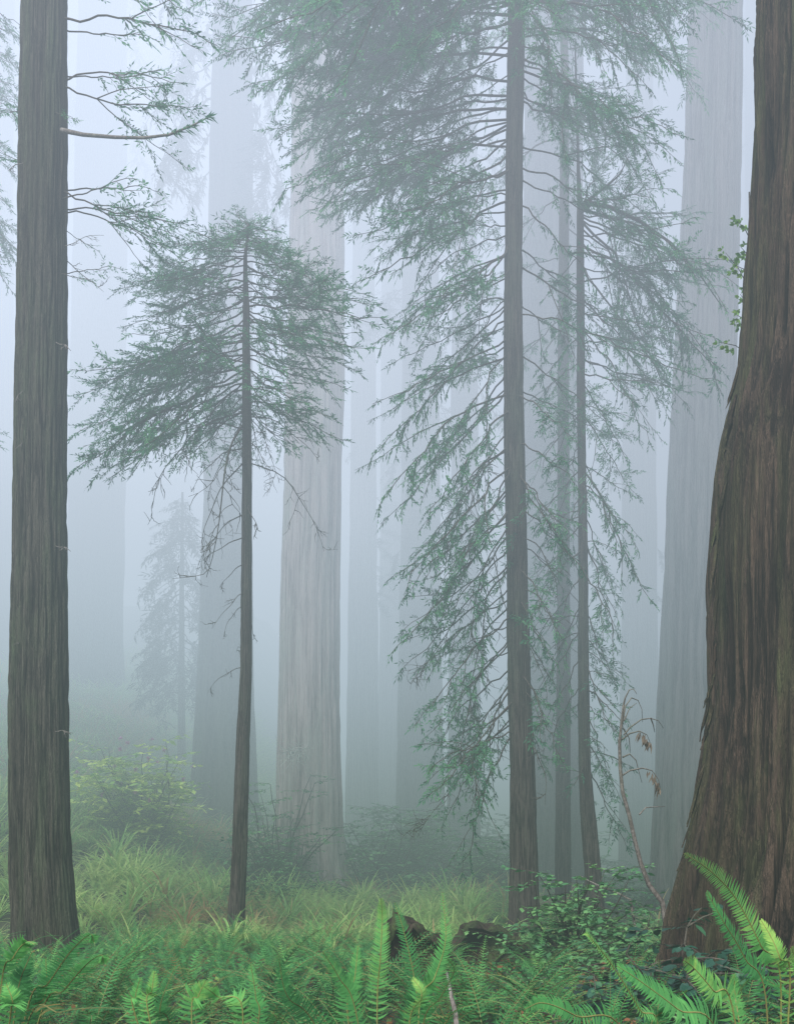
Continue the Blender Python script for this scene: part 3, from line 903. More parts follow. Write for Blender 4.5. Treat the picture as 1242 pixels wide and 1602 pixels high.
# top mass
for i in range(20):
    py = -320 + 340 * i / 20
    tx = R.uniform(430, 720) if i % 2 else R.uniform(850, 1090)
    branches_px(CT, CTP, [(py, tx, R.uniform(-40, 150), 'big', R.uniform(-2.2, 2))], 'big', CD)
for k in range(18):
    py = -120 + 700 * k / 18
    branches_px(CT, CTP, [(py, 800 - rl(py) * R.uniform(.3, .95), py + R.uniform(20, 150), 'dense' if k % 3 else 'big', R.uniform(-2.5, 2.5))], 'dense', CD)
for k in range(22):
    py = -250 + 420 * k / 22
    branches_px(CT, CTP, [(py, R.uniform(850, 1110), py + R.uniform(40, 190), 'big', R.uniform(-2.0, 3))], 'dense', CD)
branches_px(CT, CTP, [(700 + 60 * k, 700 + R.uniform(-60, 60), 900 + 60 * k, 'dead_dark') for k in range(8)] + [(760 + 80 * k, 850 + R.uniform(-10, 30), 860 + 80 * k, 'dead_dark', -.6) for k in range(6)], 'dead_dark', CD)

# ---- slender forked tree to its right
FD = 20.0
FT, FTP = make_tree('forked_conifer_tree', [(60, 899, 900.5), (150, 900, 903), (240, 902, 906), (300, 902.5, 909), (318, 903, 911), (330, 902, 913), (450, 902, 914), (600, 902, 915), (750, 904, 917), (900, 905, 920), (1050, 904, 921), (1200, 905, 924), (1280, 908, 932), (1360, 914, 940), (1420, 916, 945), (1440, 916, 950)], FD, M['bark_dark'],
                    'slender dark conifer with forked upper stem and curving base', nseg=56, rows=300, amp=.02, freq=5, zf=1.2, seed=51)
w = MB(); fl = FT.location
for path, r0 in (([(908, 335), (914, 318), (930, 305), (950, 290), (970, 272), (985, 240)], .055), ([(909, 330), (925, 318), (955, 324), (1000, 345), (1050, 380), (1095, 430), (1130, 480)], .06)):
    pts = [P(px, py, FD - .15 * i) - fl for i, (px, py) in enumerate(path)]
    w.tube(pts, [.9 * r0 * (1 - .9 * i / (len(pts) - 1)) for i in range(len(pts))], 6, .5)
w.build('fork', M['bark_dark'], FT, smooth=True)
rows = [(330, 1140, 490, 'big', -1), (335, 1100, 330, 'sparse', .6), (340, 1130, 420, 'sparse', -.8), (322, 1010, 250, 'sparse', 0), (320, 980, 235, 'sparse', .4), (325, 1060, 300, 'sparse', -.5), (322, 1040, 340, 'dense', -.3),
        (360, 1090, 540, 'sparse', -.5), (385, 1120, 590, 'sparse', -1.0), (350, 1130, 620, 'sparse', -.8), (380, 1060, 560, 'dense', .5), (420, 1080, 640, 'sparse', 0), (470, 1050, 660, 'sparse', .4), (520, 1020, 700, 'sparse', -.4), (560, 1010, 640, 'sparse', .4), (600, 980, 720, 'sparse'), (650, 1000, 780, 'sparse'), (720, 980, 850, 'sparse', .2), (740, 1022, 945, 'dense', -.4), (760, 1000, 870, 'sparse'), (800, 975, 960, 'sparse'), (850, 970, 1000, 'sparse'), (900, 960, 1040, 'sparse'), (960, 965, 1080, 'dense'), (1000, 975, 1060, 'dense'), (1040, 960, 1150, 'dense'), (1080, 980, 1160, 'sparse'), (1120, 960, 1230, 'sparse'), (1160, 975, 1260, 'sparse'), (1200, 985, 1330, 'sparse')]
rows += [(400 + 42 * k, 905 - R.uniform(30, 75), 470 + 45 * k, 'sparse') for k in range(17)]
branches_px(FT, FTP, rows, 'sparse', FD, .7)
for k in range(12):
    branches_px(FT, FTP, [(322 + 24 * k, R.uniform(960, 1160), 330 + 28 * k + R.uniform(-60, 60), 'sparse', R.uniform(-2, 2))], 'dense', FD)
random_branches(FT, FTP, 22, P(0, 1250, FD).z, P(0, 600, FD).z, lambda u: .9, 'sparse', (.2, .8))

# ---- second slender one, a little farther
TD = 23.0
TT, TTP = make_tree('slim_conifer_tree', [(-400, 876, 886), (0, 877, 888), (200, 876, 890), (400, 874, 890), (600, 872, 890), (800, 872, 891), (1000, 871, 892), (1200, 869, 892), (1400, 868, 894), (1440, 866, 896)], TD, M['bark_dark'],
                    'slim pale grey conifer stem fading in fog between the two darker stems', nseg=48, rows=300, amp=.02, freq=5, zf=1.1, seed=61)
rows = []
for i in range(30):
    py = -250 + 1400 * i / 30
    sgn = 1 if i % 2 else -1
    reach = float(np.interp(py, [-250, 200, 500, 800, 1200], [230, 230, 140, 90, 80])) * R.uniform(.6, 1.1)
    rows.append((py, 880 + sgn * reach, py + R.uniform(50, 140), 'sparse' if py > 100 else 'big', R.uniform(-1, 1)))
branches_px(TT, TTP, rows, 'sparse', TD)

# ---- pale big trunks in the mist
def mist_tree(name, pts, d, mat, label, **kw):
    a = dict(nseg=110, rows=260, amp=.09, freq=7, zf=.30, lobes=.12); a.update(kw)
    return make_tree(name, pts, d, M[mat], label, **a)


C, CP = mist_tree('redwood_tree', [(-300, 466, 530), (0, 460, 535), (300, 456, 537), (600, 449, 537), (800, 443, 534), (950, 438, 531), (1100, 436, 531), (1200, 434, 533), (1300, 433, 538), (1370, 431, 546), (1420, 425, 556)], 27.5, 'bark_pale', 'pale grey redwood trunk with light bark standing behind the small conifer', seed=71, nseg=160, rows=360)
B, BP = mist_tree('redwood_tree', [(-300, 342, 392), (0, 336, 394), (300, 328, 395), (600, 322, 394), (800, 318, 394), (1000, 312, 396), (1100, 307, 397), (1180, 303, 400), (1250, 299, 404), (1300, 292, 410)], 34, 'bark_dark', 'dark misty redwood trunk with flared base on the fern slope left of pale trunk', seed=72)
A, AP = mist_tree('redwood_tree', [(-300, 128, 196), (0, 125, 197), (400, 115, 197), (800, 108, 194), (1000, 102, 192), (1070, 96, 195)], 45, 'bark_dark', 'broad very faint trunk high on slope just right of the left tree', seed=73)
G, GP = mist_tree('redwood_tree', [(-300, 826, 910), (0, 822, 910), (500, 818, 912), (900, 812, 914), (1200, 806, 918), (1440, 800, 926)], 30, 'bark_dark', 'wide misty trunk hidden directly behind the three middle conifer stems', seed=74)
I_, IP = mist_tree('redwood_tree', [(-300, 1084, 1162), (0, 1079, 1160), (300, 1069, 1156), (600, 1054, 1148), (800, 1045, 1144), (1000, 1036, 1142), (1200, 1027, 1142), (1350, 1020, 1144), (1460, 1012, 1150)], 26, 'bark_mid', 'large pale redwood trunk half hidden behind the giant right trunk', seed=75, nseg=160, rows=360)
E, EP = mist_tree('redwood_tree', [(-300, 634, 684), (300, 631, 686), (800, 627, 688), (1280, 622, 696)], 38, 'bark_dark', 'faint straight trunk in mist midway between pale trunk and middle conifer', seed=76)
F2, F2P = mist_tree('redwood_tree', [(-300, 712, 745), (300, 709, 746), (800, 705, 748), (1280, 700, 752)], 38, 'bark_dark', 'narrow faint trunk in mist seen through branches left of middle conifer', seed=77)
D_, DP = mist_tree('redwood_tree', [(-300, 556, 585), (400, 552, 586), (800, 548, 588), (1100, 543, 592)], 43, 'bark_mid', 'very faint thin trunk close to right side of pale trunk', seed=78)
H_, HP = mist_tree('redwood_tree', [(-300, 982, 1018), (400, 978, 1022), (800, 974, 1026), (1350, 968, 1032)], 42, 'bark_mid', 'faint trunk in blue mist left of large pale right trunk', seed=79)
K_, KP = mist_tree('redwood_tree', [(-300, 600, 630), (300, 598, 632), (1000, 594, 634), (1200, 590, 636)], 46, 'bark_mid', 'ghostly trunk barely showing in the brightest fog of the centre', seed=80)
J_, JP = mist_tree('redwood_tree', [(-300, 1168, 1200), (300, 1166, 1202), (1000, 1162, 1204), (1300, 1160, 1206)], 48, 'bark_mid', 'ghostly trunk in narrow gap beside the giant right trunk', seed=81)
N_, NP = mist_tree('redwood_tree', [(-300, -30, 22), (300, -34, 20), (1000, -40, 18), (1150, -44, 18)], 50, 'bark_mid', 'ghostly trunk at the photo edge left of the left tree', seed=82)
# lower right buttress of the dark misty trunk and a burnt slab by the pale one
sl = MB()

branches_px(B, BP, [(60, 240, 150), (90, 225, 200), (130, 250, 290), (160, 240, 330), (40, 270, 90), (200, 270, 300), (100, 440, 230), (160, 450, 330), (220, 440, 380), (60, 430, 150), (250, 290, 350), (0, 250, 60), (20, 280, 130), (270, 410, 420), (-60, 250, 30)], 'far', 34, 1.5)
branches_px(K_, KP, [(330, 545, 360), (340, 650, 380), (400, 550, 430), (420, 655, 440), (300, 560, 330), (450, 545, 480), (260, 660, 330), (480, 650, 520), (230, 550, 280)], 'far', 46, 2)
branches_px(D_, DP, [(830, 640, 850), (860, 630, 890), (900, 650, 930), (930, 640, 960), (880, 600, 900), (940, 610, 965), (700, 545, 720), (780, 630, 800)], 'far', 43, 2)
branches_px(F2, F2P, [(150, 640, 230), (240, 800, 300), (330, 650, 400), (420, 790, 480), (520, 660, 600), (600, 790, 680)], 'far', 38, 1.5)
branches_px(E, EP, [(100, 560, 190), (220, 740, 290), (300, 575, 390), (450, 560, 540), (700, 600, 780), (620, 720, 700), (760, 715, 830), (850, 610, 920)], 'far', 38, 1.5)
branches_px(J_, JP, [(100, 1150, 180), (200, 1190, 260), (330, 1150, 400), (420, 1180, 500)], 'far', 48, 1.5)
branches_px(H_, HP, [(560, 1010, 640), (700, 960, 760), (850, 1040, 900), (920, 1045, 960), (500, 960, 560)], 'far', 42, 1.5)
branches_px(A, AP, [(60, 230, 130), (150, 90, 220), (220, 235, 290), (0, 240, 60)], 'far', 47, 1.5)

# ---- dim young conifer on the slope left of the dark misty trunk
YD = 37
YT, YTP = make_tree('young_conifer_tree', [(770, 284, 287), (900, 281, 288), (1050, 279, 289), (1220, 277, 291)], YD, M['bark_dark'], 'dim bushy young conifer in fog against the dark misty trunk', nseg=32, rows=80, amp=.02, freq=4, zf=1, seed=91)
for k in range(60):
    py = 775 + 330 * k / 60
    reach = float(np.interp(py, [775, 850, 950, 1100], [12, 38, 62, 75])) * R.uniform(.6, 1.15)
    branches_px(YT, YTP, [(py, 284 + (-1, 1)[k % 2] * reach * (1 if k % 2 == 0 else .8), py + R.uniform(15, 60))], 'misty', YD, 1.6)
branches_px(YT, YTP, [(790, 250, 800), (810, 235, 850), (840, 225, 880), (860, 240, 900), (880, 215, 945), (910, 235, 960), (930, 210, 1000), (960, 225, 1030), (990, 215, 1060), (1020, 235, 1100), (800, 310, 820), (850, 320, 880), (900, 325, 940), (950, 330, 1000), (1000, 325, 1060), (1040, 320, 1110), (1050, 245, 1140), (780, 270, 790), (880, 260, 900), (960, 265, 1000), (1030, 270, 1100)], 'far', YD, 1)

# ---- conifer standing outside the left edge, its boughs reach in
OD = 22.0
OT, OTP = make_tree('conifer_tree', [(-300, -150, -125), (400, -155, -125), (1420, -165, -120)], OD, M['bark_dark'], 'conifer boughs reaching in from beyond the left edge behind the left tree', nseg=40, rows=120, amp=.03, freq=5, zf=1, seed=95)
branches_px(OT, OTP, [(0, 30, 60), (20, 55, 110), (60, 35, 160), (90, 45, 200), (140, 25, 240), (180, 40, 290), (230, 20, 330), (270, 35, 370), (320, 15, 410), (-40, 60, 50), (600, 8, 680), (640, 4, 700), (250, 45, 420)], 'dense', OD, 1)

# ---- maple sprigs in the gap beside the giant trunk
VD = 14.0
VT = empty('vine_maple', (4.9, VD, gz(4.9, VD)), 'thin vine maple with a few bright leaves beside giant trunk', 'shrub')
vl = VT.location
w, n = MB(), MB()
w.tube([Vector((0, 0, -.2)), P(1180, 900, VD) - vl, P(1178, 600, VD) - vl, P(1172, 300, VD) - vl], [.04, .03, .02, .01], 6, .5)
for bpy_, tx, ty in [(360, 1152, 345), (420, 1150, 415), (440, 1135, 395), (500, 1148, 490), (540, 1125, 535), (480, 1158, 460), (400, 1158, 385)]:
    a, b = P(1176, bpy_ + 20, VD) - vl, P(tx, ty, VD - .3) - vl
    w.tube([a, a.lerp(b, .5) + Vector((0, 0, .06)), b], [.008, .006, .003], 4, .5)
    for k in range(7):
        p = a.lerp(b, R.uniform(.55, 1)) + Vector((R.gauss(0, .04), R.gauss(0, .04), R.gauss(0, .04)))
        for q in range(5):      # five lobes
            th = (q - 2) * .5 + R.uniform(2.2, 4.0) * (1 if k % 2 else 1)
            d = Vector((math.cos(th), R.gauss(0, .2), math.sin(th) * .5 - .2)).normalized()
            n.blade(p, d, d.cross(Vector((0, 1, .5))).normalized(), .075 * (1 - .12 * abs(q - 2)), .03, R.uniform(.1, .7))
w.build('stem', M['twig'], VT, smooth=True)
n.build('foliage', M['rhodo'], VT)

# ---- dead bent sapling by the giant trunk
BD = 12.2
b0 = P(1040, 1430, BD)
BT = empty('dead_sapling', (b0.x, b0.y, gz(b0.x, b0.y)), 'bent leafless dead sapling with drooping curled tips left of giant trunk', 'sapling')
bl = BT.location
w = MB()
stem = [(1054, 1590), (1048, 1490), (1036, 1412), (1015, 1385), (1002, 1350), (993, 1315), (984, 1275), (974, 1240), (970, 1200), (969, 1160), (973, 1125), (975, 1105), (978, 1092), (984, 1080), (991, 1078), (996, 1086)]
pts = [P(px, py, BD - .02 * i) - bl for i, (px, py) in enumerate(stem)]
w.tube(pts, [.038, .034, .030, .027, .025, .024, .023, .022, .020, .018, .015, .012, .009, .007, .005, .003], 7, .55)
w.build('stem', M['dead_twig'], BT, smooth=True)
for path in ([(974, 1130), (978, 1105), (988, 1092), (998, 1096), (1004, 1110), (1005, 1130)], [(976, 1128), (985, 1108), (996, 1100)], [(976, 1150), (986, 1138), (1003, 1126), (1018, 1124), (1030, 1128), (1038, 1140)], [(972, 1158), (985, 1148), (1000, 1144), (1012, 1150), (1018, 1165)], [(971, 1215), (985, 1206), (1005, 1202), (1020, 1206), (1030, 1220), (1033, 1235)], [(974, 1185), (985, 1180), (995, 1190), (1000, 1210), (1004, 1225)], [(975, 1140), (984, 1155), (986, 1178)], [(1018, 1124), (1022, 1135), (1024, 1146)], [(1000, 1275), (1010, 1264), (1040, 1262)]):
    s_ = MB()
    pp = [P(px, py, BD - .1 + .05 * i) - bl for i, (px, py) in enumerate(path)]
    s_.tube(pp, [.011 * (1 - .75 * i / (len(pp) - 1)) for i in range(len(pp))], 4, .6)
    b = s_.build('branch', M['dead_twig'], BT, smooth=True)
    if path[-1] in ((1018, 1165), (1033, 1235)):
        n = MB()
        for k in range(26):
            p = pp[-1].lerp(pp[-3], R.random()) + Vector((R.gauss(0, .02), R.gauss(0, .03), 0))
            d = Vector((R.gauss(-.1, .25), R.gauss(0, .2), -1)).normalized()
            n.blade(p, d, Vector((1, R.gauss(0, .4), 0)).normalized(), R.uniform(.06, .14), .022, R.random())
        n.build('dead_leaves', M['dry'], b)

# ---- rotten wood and sticks
def chunk(name, outline, d, depth, mat, label, cat, seed, ex=14):
    """a broken lump of wood: outline in picture pixels at distance d, thickness depth, roughened"""
    r = random.Random(seed)
    pts = [P(px, py, d) for px, py in outline]
    cx = sum(p.x for p in pts) / len(pts); cz = min(p.z for p in pts)
    loc = Vector((cx, d, cz))
    # resample outline
    dense = []
    for a, b in zip(pts, pts[1:] + pts[:1]):
        k = max(1, int((b - a).length / .07))
        for i in range(k): dense.append(a.lerp(b, i / k))
    cen = sum(dense, Vector()) / len(dense)
    mb = MB(); n = len(dense); rings = 7
    for j in range(rings):
        u = j / (rings - 1); sc = .72 + .28 * math.sin(math.pi * min(.98, max(.02, .15 + .7 * u)))
        for i, p in enumerate(dense):
            q = cen + (p - cen) * sc * (1 + r.gauss(0, .05) + .12 * (float(vnoise(i * .45, j * .25, seed, seed)) - .5))
            q.y = d + (u - .5) * depth + r.gauss(0, .05) - .25 * (q.z - cz) * 0
            mb.v.append(q - loc); mb.t.append(r.uniform(.2, .9))
    for j in range(rings - 1):
        for i in range(n):
            mb.f.append((j * n + i, j * n + (i + 1) % n, (j + 1) * n + (i + 1) % n, (j + 1) * n + i))
    mb.f.append(tuple(range(n))); mb.f.append(tuple(reversed(range((rings - 1) * n, rings * n))))
    o = mb.build(name, mat, None, loc, True)
    return tag(o, label, cat)


chunk('rotten_stump', [(598, 1585), (604, 1470), (612, 1436), (616, 1422), (626, 1434), (645, 1440), (662, 1452), (690, 1468), (712, 1492), (722, 1585)], 12.5, 1.0, M['rot'], 'broken reddish brown rotten stump in the ferns at centre', 'stump', 3)
chunk('fallen_log', [(700, 1480), (716, 1466), (728, 1446), (746, 1440), (758, 1448), (775, 1446), (800, 1462), (830, 1478), (845, 1520), (695, 1520)], 16.2, .9, M['rot'], 'dark rotting log lying at the foot of middle conifer', 'log', 4)


def stick(path, d, r0, label, mat='dead_twig', name='fallen_stick', dd=.25):
    pts = [P(px, py, d + dd * i) for i, (px, py) in enumerate(path)]
    loc = pts[0].copy()
    s_ = MB(); s_.tube([p - loc for p in pts], [r0 * (1 - .6 * i / (len(pts) - 1)) for i in range(len(pts))], 6, .6)
    tag(s_.build(name, M[mat], None, loc, True), label, 'stick')


stick([(1010, 1545), (986, 1408), (962, 1396), (940, 1388), (920, 1378), (908, 1371)], 14, .02, 'thin bare stick leaning up beside the forked conifer base')
stick([(740, 1880), (712, 1585), (706, 1560), (702, 1535), (699, 1522)], 6.0, .018, 'short grey stick poking up among the front ferns', dd=.1)
stick([(800, 1575), (840, 1563), (880, 1556), (905, 1552)], 11.6, .045, 'brown fallen stick half buried in ferns right of centre')

# lichen twig on the pale trunk
lt = P(462, 1178, 26.5)
LI = empty('lichen_twig', lt, 'small pale lichen covered twig sticking out of pale trunk', 'twig')
w, n = MB(), MB()
w.tube([Vector((0, .25, .1)), Vector((-.02, -.1, 0)), Vector((-.15, -.2, -.1))], [.02, .015, .008], 5, .7)
for k in range(46):
    p = Vector((R.gauss(0, .12), R.gauss(-.15, .1), R.gauss(0, .1)))
    d = Vector((R.gauss(0, .8), R.gauss(-.3, .5), R.gauss(-.2, .9))).normalized()
    q = p + d * R.uniform(.15, .5)
    n.tube([p, p.lerp(q, .5) + Vector((R.gauss(0, .04), 0, R.gauss(0, .04))), q], [.010, .008, .003], 3, R.random())
w.build('stem', M['dead_twig'], LI); n.build('lichen', M['lichen'], LI)

# mossy fallen log on the slope at left
def slope_log():
    a, b = Vector((-13.2, 41, gz(-13.2, 41) + .5)), Vector((-9.6, 38, gz(-9.6, 38) + .25))
    loc = a.lerp(b, .5)
    o = empty('mossy_log', loc, 'mossy fallen log with hanging ferns on slope right of left tree', 'log')
    mb = MB(); pts = [a.lerp(b, i / 10) + Vector((0, 0, .15 * math.sin(i * .9))) - loc for i in range(11)]
    mb.tube(pts, [.55 - .02 * i for i in range(11)], 12, .5)
    mb.build('log', M['rot'], o, smooth=True)
    n = MB()
    for i in range(420):
        p = pts[0].lerp(pts[-1], R.random()) + Vector((R.gauss(0, .1), R.uniform(-.6, .1), R.uniform(.1, .55)))
        d = Vector((R.gauss(.1, .5), R.uniform(-1, .1), R.uniform(-.9, .4))).normalized()
        n.blade(p, d, d.cross(Vector((0, .3, 1))).normalized(), R.uniform(.3, .7), .07, R.uniform(.2, .9), .3)
    n.build('moss', M['hill_fern'], o)
slope_log()

# moss cushion
ml = P(1146, 1530, 10.1)
mo = MB()
for i in range(1500):
    th, ph = R.uniform(0, 6.28), math.acos(R.uniform(-.2, 1))
    d = Vector((math.cos(th) * math.sin(ph), math.sin(th) * math.sin(ph), math.cos(ph)))
    p = Vector((d.x * .13, d.y * .12, d.z * .2)) * R.uniform(.75, 1.05)
    e = (d + Vector((R.gauss(0, .5), R.gauss(0, .5), R.gauss(0, .5)))).normalized()
    mo.blade(p, e, e.cross(Vector((.2, .3, 1))).normalized(), R.uniform(.03, .07), .012, R.random())
tag(mo.build('moss_cushion', M['moss'], None, ml), 'pale green mossy lump at the foot of giant trunk', 'moss')

# ---- rhododendron with pink flowers on the slope
RB = shrub_proto(77, 'rhododendron', 3.0, 2.7, 34, 14, .20, 'rhodo', tint=(.45, 1.2), lw=.5)
rb0 = P(222, 1170, 28)
RB.location = (rb0.x, rb0.y, gz(rb0.x, rb0.y) - .1)
tag(RB, 'light green rhododendron bush with small pink flowers on fern slope', 'bush')
for k in range(24):
    f_ = MB(); c0 = Vector((R.gauss(0, .8), R.uniform(-1.2, -.3), R.uniform(1.0, 2.9)))
    for j in range(14):
        d = Vector((R.gauss(0, 1), R.gauss(-.4, 1), R.gauss(.2, .8))).normalized()
        f_.blade(Vector((0, 0, 0)), d, d.cross(Vector((.1, .3, 1))).normalized(), .085, .055, R.random())
    f_.build('flower', M['petal'], RB, c0)
USED.add(RB.name)

# ---- shrubs
HUCK = [shrub_proto(800 + i, 'huckleberry_bush', h, w_, ns, nl, ll, 'shrub', lw=.7) for i, (h, w_, ns, nl, ll) in enumerate([(1.3, 1.5, 22, 13, .085), (1.7, 1.7, 24, 13, .095), (1.0, 1.4, 20, 13, .075)])]
def bush(px, d, sc, label, proto, cat='bush', group=None, dz=-.05):
    x = (px - CX) / F * d
    return place(proto, (x, d, gz(x, d) + dz), R.uniform(0, 6.28), sc, label, cat, group)
bush(420, 25.2, 1.15, 'leafy green bush against left side of pale trunk foot', HUCK[1])
bush(487, 25.0, .9, 'low pale green bush in front of pale trunk foot', HUCK[0])
bush(548, 26.0, 1.0, 'misty green bush at right side of pale trunk foot', HUCK[2])
bush(402, 23.0, .8, 'small green bush just right of the young conifer stem', HUCK[0])
TALL = shrub_proto(850, 'huckleberry_bush', 3.4, 1.7, 26, 14, .10, 'shrub', lw=.6)
bush(430, 26.6, 1.0, 'tall dim bush climbing left edge of pale trunk', TALL)
bush(905, 14.5, 1.0, 'dark green bush at foot of forked conifer', HUCK[1])
bush(965, 13.0, 1.0, 'rounded dark bush left of the bent dead sapling', HUCK[0])
bush(860, 17.0, .9, 'dark bush between the thickest stem and the forked conifer', HUCK[2])
for i in range(26):
    d = R.uniform(24, 40); px = R.uniform(555, 1020)
    bush(px, d, R.uniform(.9, 1.7) * (d / 30), 'dim green undergrowth bush fading into fog behind middle conifers', HUCK[i % 3], group='undergrowth bushes in the central mist')
for i in range(4):
    d = R.uniform(26, 34); px = R.uniform(300, 440)
    bush(px, d, R.uniform(.5, .85), 'misty leafy bush growing among ferns of the left slope', HUCK[i % 3], group='bushes on the fern slope')

SALAL = shrub_proto(901, 'salal_shrub', .75, .65, 18, 7, .068, 'salal', tint=(.2, .75), flat=False, lw=.62)
bush(1072, 9.4, 2.0, 'dark glossy leaved shrub in front of giant trunk base', SALAL, 'shrub')
bush(1112, 9.1, 1.4, 'second glossy leaved shrub lower at giant trunk foot', SALAL, 'shrub')
LOW = [shrub_proto(910 + i, 'low_shrub', .62, .85, 18, 9, .045, 'shrub', tint=(.25, .95), flat=False, lw=.55) for i in range(2)]
for i in range(16):
    d = R.uniform(7.2, 11.5); px = R.uniform(840, 1060)
    bush(px, d, R.uniform(1.0, 1.4), 'small leaved green shrub in tangle left of giant trunk', LOW[i % 2], 'shrub', 'low shrubs left of the giant trunk')
RUST = shrub_proto(930, 'withered_shrub', .7, .55, 7, 5, .05, 'rust', flat=False, lw=.5)
for px, d, lab in [(955, 11.5, 'rusty brown withered shrub below the forked conifer'), (890, 8.2, 'withered rust coloured sprig in the front fern bed'), (1022, 10.2, 'rust coloured dying shrub touching giant trunk base')]:
    bush(px, d, 1.5, lab, RUST, 'shrub')

# ---- sword ferns: individual plants near the camera
protos = [fern_proto(1000 + i, n_, s_, lo, hi, 1 + (i * 2) % 4) for i, (n_, s_, lo, hi) in enumerate([(11, 1.0, 0, 1), (12, .95, .4, 1), (10, 1.05, 0, .6), (9, .85, .3, 1), (13, 1.0, .3, .7), (8, 1.0, .2, 1), (14, .8, .3, 1)])]
far_protos = [clump_arrays(1100 + i, 11, 1, .085, 26, t).mesh('sword_fern', M['fern']) for i, t in enumerate((.5, .6, .68, .54, .44))]


def region(px, d):
    if d < 10.5:
        if px < 230: return 'bright green sword fern in front bed below the left tree', 'front ferns below the left tree'
        if px < 520: return 'green sword fern in front bed left of centre', 'front ferns left of centre'
        if px < 800: return 'green sword fern in front bed around the rotten stump', 'front ferns around the stump'
        return 'green sword fern in front bed toward the giant trunk', 'front ferns toward the giant trunk'
    if px < 330: return 'smaller sword fern between left tree and young conifer', 'ferns between left tree and young conifer'
    if px < 620: return 'smaller sword fern below the pale trunk', 'ferns below the pale trunk'
    return 'smaller sword fern around the middle conifer bases', 'ferns around the middle conifers'


hero_px = [(1150, 1230), (0, 140)]
pts_used = []
cnt = 0
for px in (35, 160, 290, 360, 470, 545, 610, 735, 800, 880, 1000, 1080, 1200):
    d = R.uniform(6.4, 7.6); x = (px - CX) / F * d
    pts_used.append((x, d)); cnt += 1
    lab, grp = region(px, d)
    place(protos[(3 * cnt) % 7], (x, d, gz(x, d) - .02), R.uniform(0, 6.28), R.uniform(1.2, 1.5), lab, 'fern', grp)
tries = 0
first_far = set()
while cnt < 295 and tries < 60000:
    tries += 1
    d = math.sqrt(R.uniform(6.6 ** 2, 17.5 ** 2))
    px = R.uniform(-60, 1300)
    x = (px - CX) / F * d
    if (x - RX) ** 2 + (d - RY) ** 2 < 2.6 ** 2: continue
    if px > 1000 and d > 9 : continue
    if 590 < px < 725 and 10.0 < d < 12.6: continue
    if 700 < px < 845 and 11.5 < d < 16.3: continue
    if any((x - tx) ** 2 + (d - ty) ** 2 < .5 for tx, ty in ((LT.location.x, LT_D), (SP.location.x, SD), (CT.location.x, CD))): continue
    md = .36 + .010 * d
    if any((x - a) ** 2 + (d - b) ** 2 < md * md for a, b in pts_used): continue
    pts_used.append((x, d))
    lab, grp = region(px, d)
    sc = R.uniform(.8, 1.25) * (.85 if d > 12.5 else 1.0 if d > 10.5 else 1.2)
    z = gz(x, d) - .02
    if d < 10.5:
        place(R.choice(protos), (x, d, z), R.uniform(0, 6.28), sc, lab, 'fern', grp)
    else:
        o = link('sword_fern', R.choice(far_protos), None, (x, d, z))
        o.rotation_euler = (R.gauss(0, .08), R.gauss(0, .08), R.uniform(0, 6.28)); o.scale = (sc,) * 3
        tag(o, lab, 'fern', grp)
    cnt += 1


# hero ferns: fronds placed by hand
def hero_fern(base, fronds, label, seed):
    r = random.Random(seed)
    o = empty('sword_fern', base, label, 'fern')
    bl = Vector(base)
    for path, plen, tint, roll in fronds:
        ctrl = [Vector(base)] + [P(px, py, d) for px, py, d in path]
        # Catmull-Rom through the control points
        c = [ctrl[0] * 2 - ctrl[1]] + ctrl + [ctrl[-1] * 2 - ctrl[-2]]
        pts = []
        for i in range(1, len(c) - 2):
            for k in range(8):
                t = k / 8
                p0, p1, p2, p3 = c[i - 1:i + 3]
                pts.append(.5 * ((2 * p1) + (p2 - p0) * t + (2 * p0 - 5 * p1 + 4 * p2 - p3) * t * t + (3 * p1 - p0 - 3 * p2 + p3) * t ** 3))
        pts.append(ctrl[-1])
        pts = [p - bl for p in pts]
        L = sum((b - a).length for a, b in zip(pts, pts[1:]))
        ch = (pts[-1] - pts[0]).normalized()
        view = Vector((0, 1, 0))
        side = ch.cross(view).normalized()
        side = Matrix.Rotation(roll, 3, ch) @ side
        mb, rb = MB(), MB()
        frond(mb, rb, pts, side, plen, int(L * 36), tint, r, start=.12, rach=.005, tipgain=.18)
        nb = len(mb.f); off = len(mb.v)
        mb.v += rb.v; mb.t += rb.t; mb.f += [tuple(x + off for x in q) for q in rb.f]
        me = mb.mesh('frond', M['fern']); me.materials.append(M['rachis'])
        idx = np.zeros(len(me.polygons), dtype=np.int32); idx[nb:] = 1
        me.polygons.foreach_set('material_index', idx)
        link('frond', me, o)
    return o


hero_fern((1.52, 4.5, .15), [
    ([(1222, 1560, 4.45), (1190, 1480, 4.4), (1150, 1405, 4.3), (1110, 1362, 4.15), (1070, 1336, 4.0)], .085, .68, .5),
    ([(1200, 1590, 4.3), (1165, 1500, 4.2), (1130, 1440, 4.1), (1105, 1395, 4.05)], .075, .52, .7),
    ([(1235, 1560, 4.4), (1220, 1500, 4.3), (1205, 1465, 4.3), (1190, 1440, 4.3)], .065, .78, .4),
    ([(1150, 1600, 4.2), (1115, 1550, 4.1), (1085, 1515, 4.05), (1070, 1503, 4.0)], .085, .80, .6),
    ([(1260, 1560, 4.3), (1250, 1520, 4.2), (1238, 1482, 4.1)], .07, .75, .5),
    ([(1130, 1640, 4.0), (1060, 1580, 3.8), (1000, 1535, 3.7), (965, 1512, 3.65)], .10, .56, 1.0),
    ([(1255, 1600, 4.6), (1230, 1555, 4.6), (1180, 1530, 4.6), (1150, 1560, 4.6)], .075, .6, .8),
    ([(1160, 1640, 4.6), (1150, 1560, 4.7), (1148, 1525, 4.7)], .07, .65, .4),
], 'large bright green fern with long arching fronds in front of giant trunk', 1)
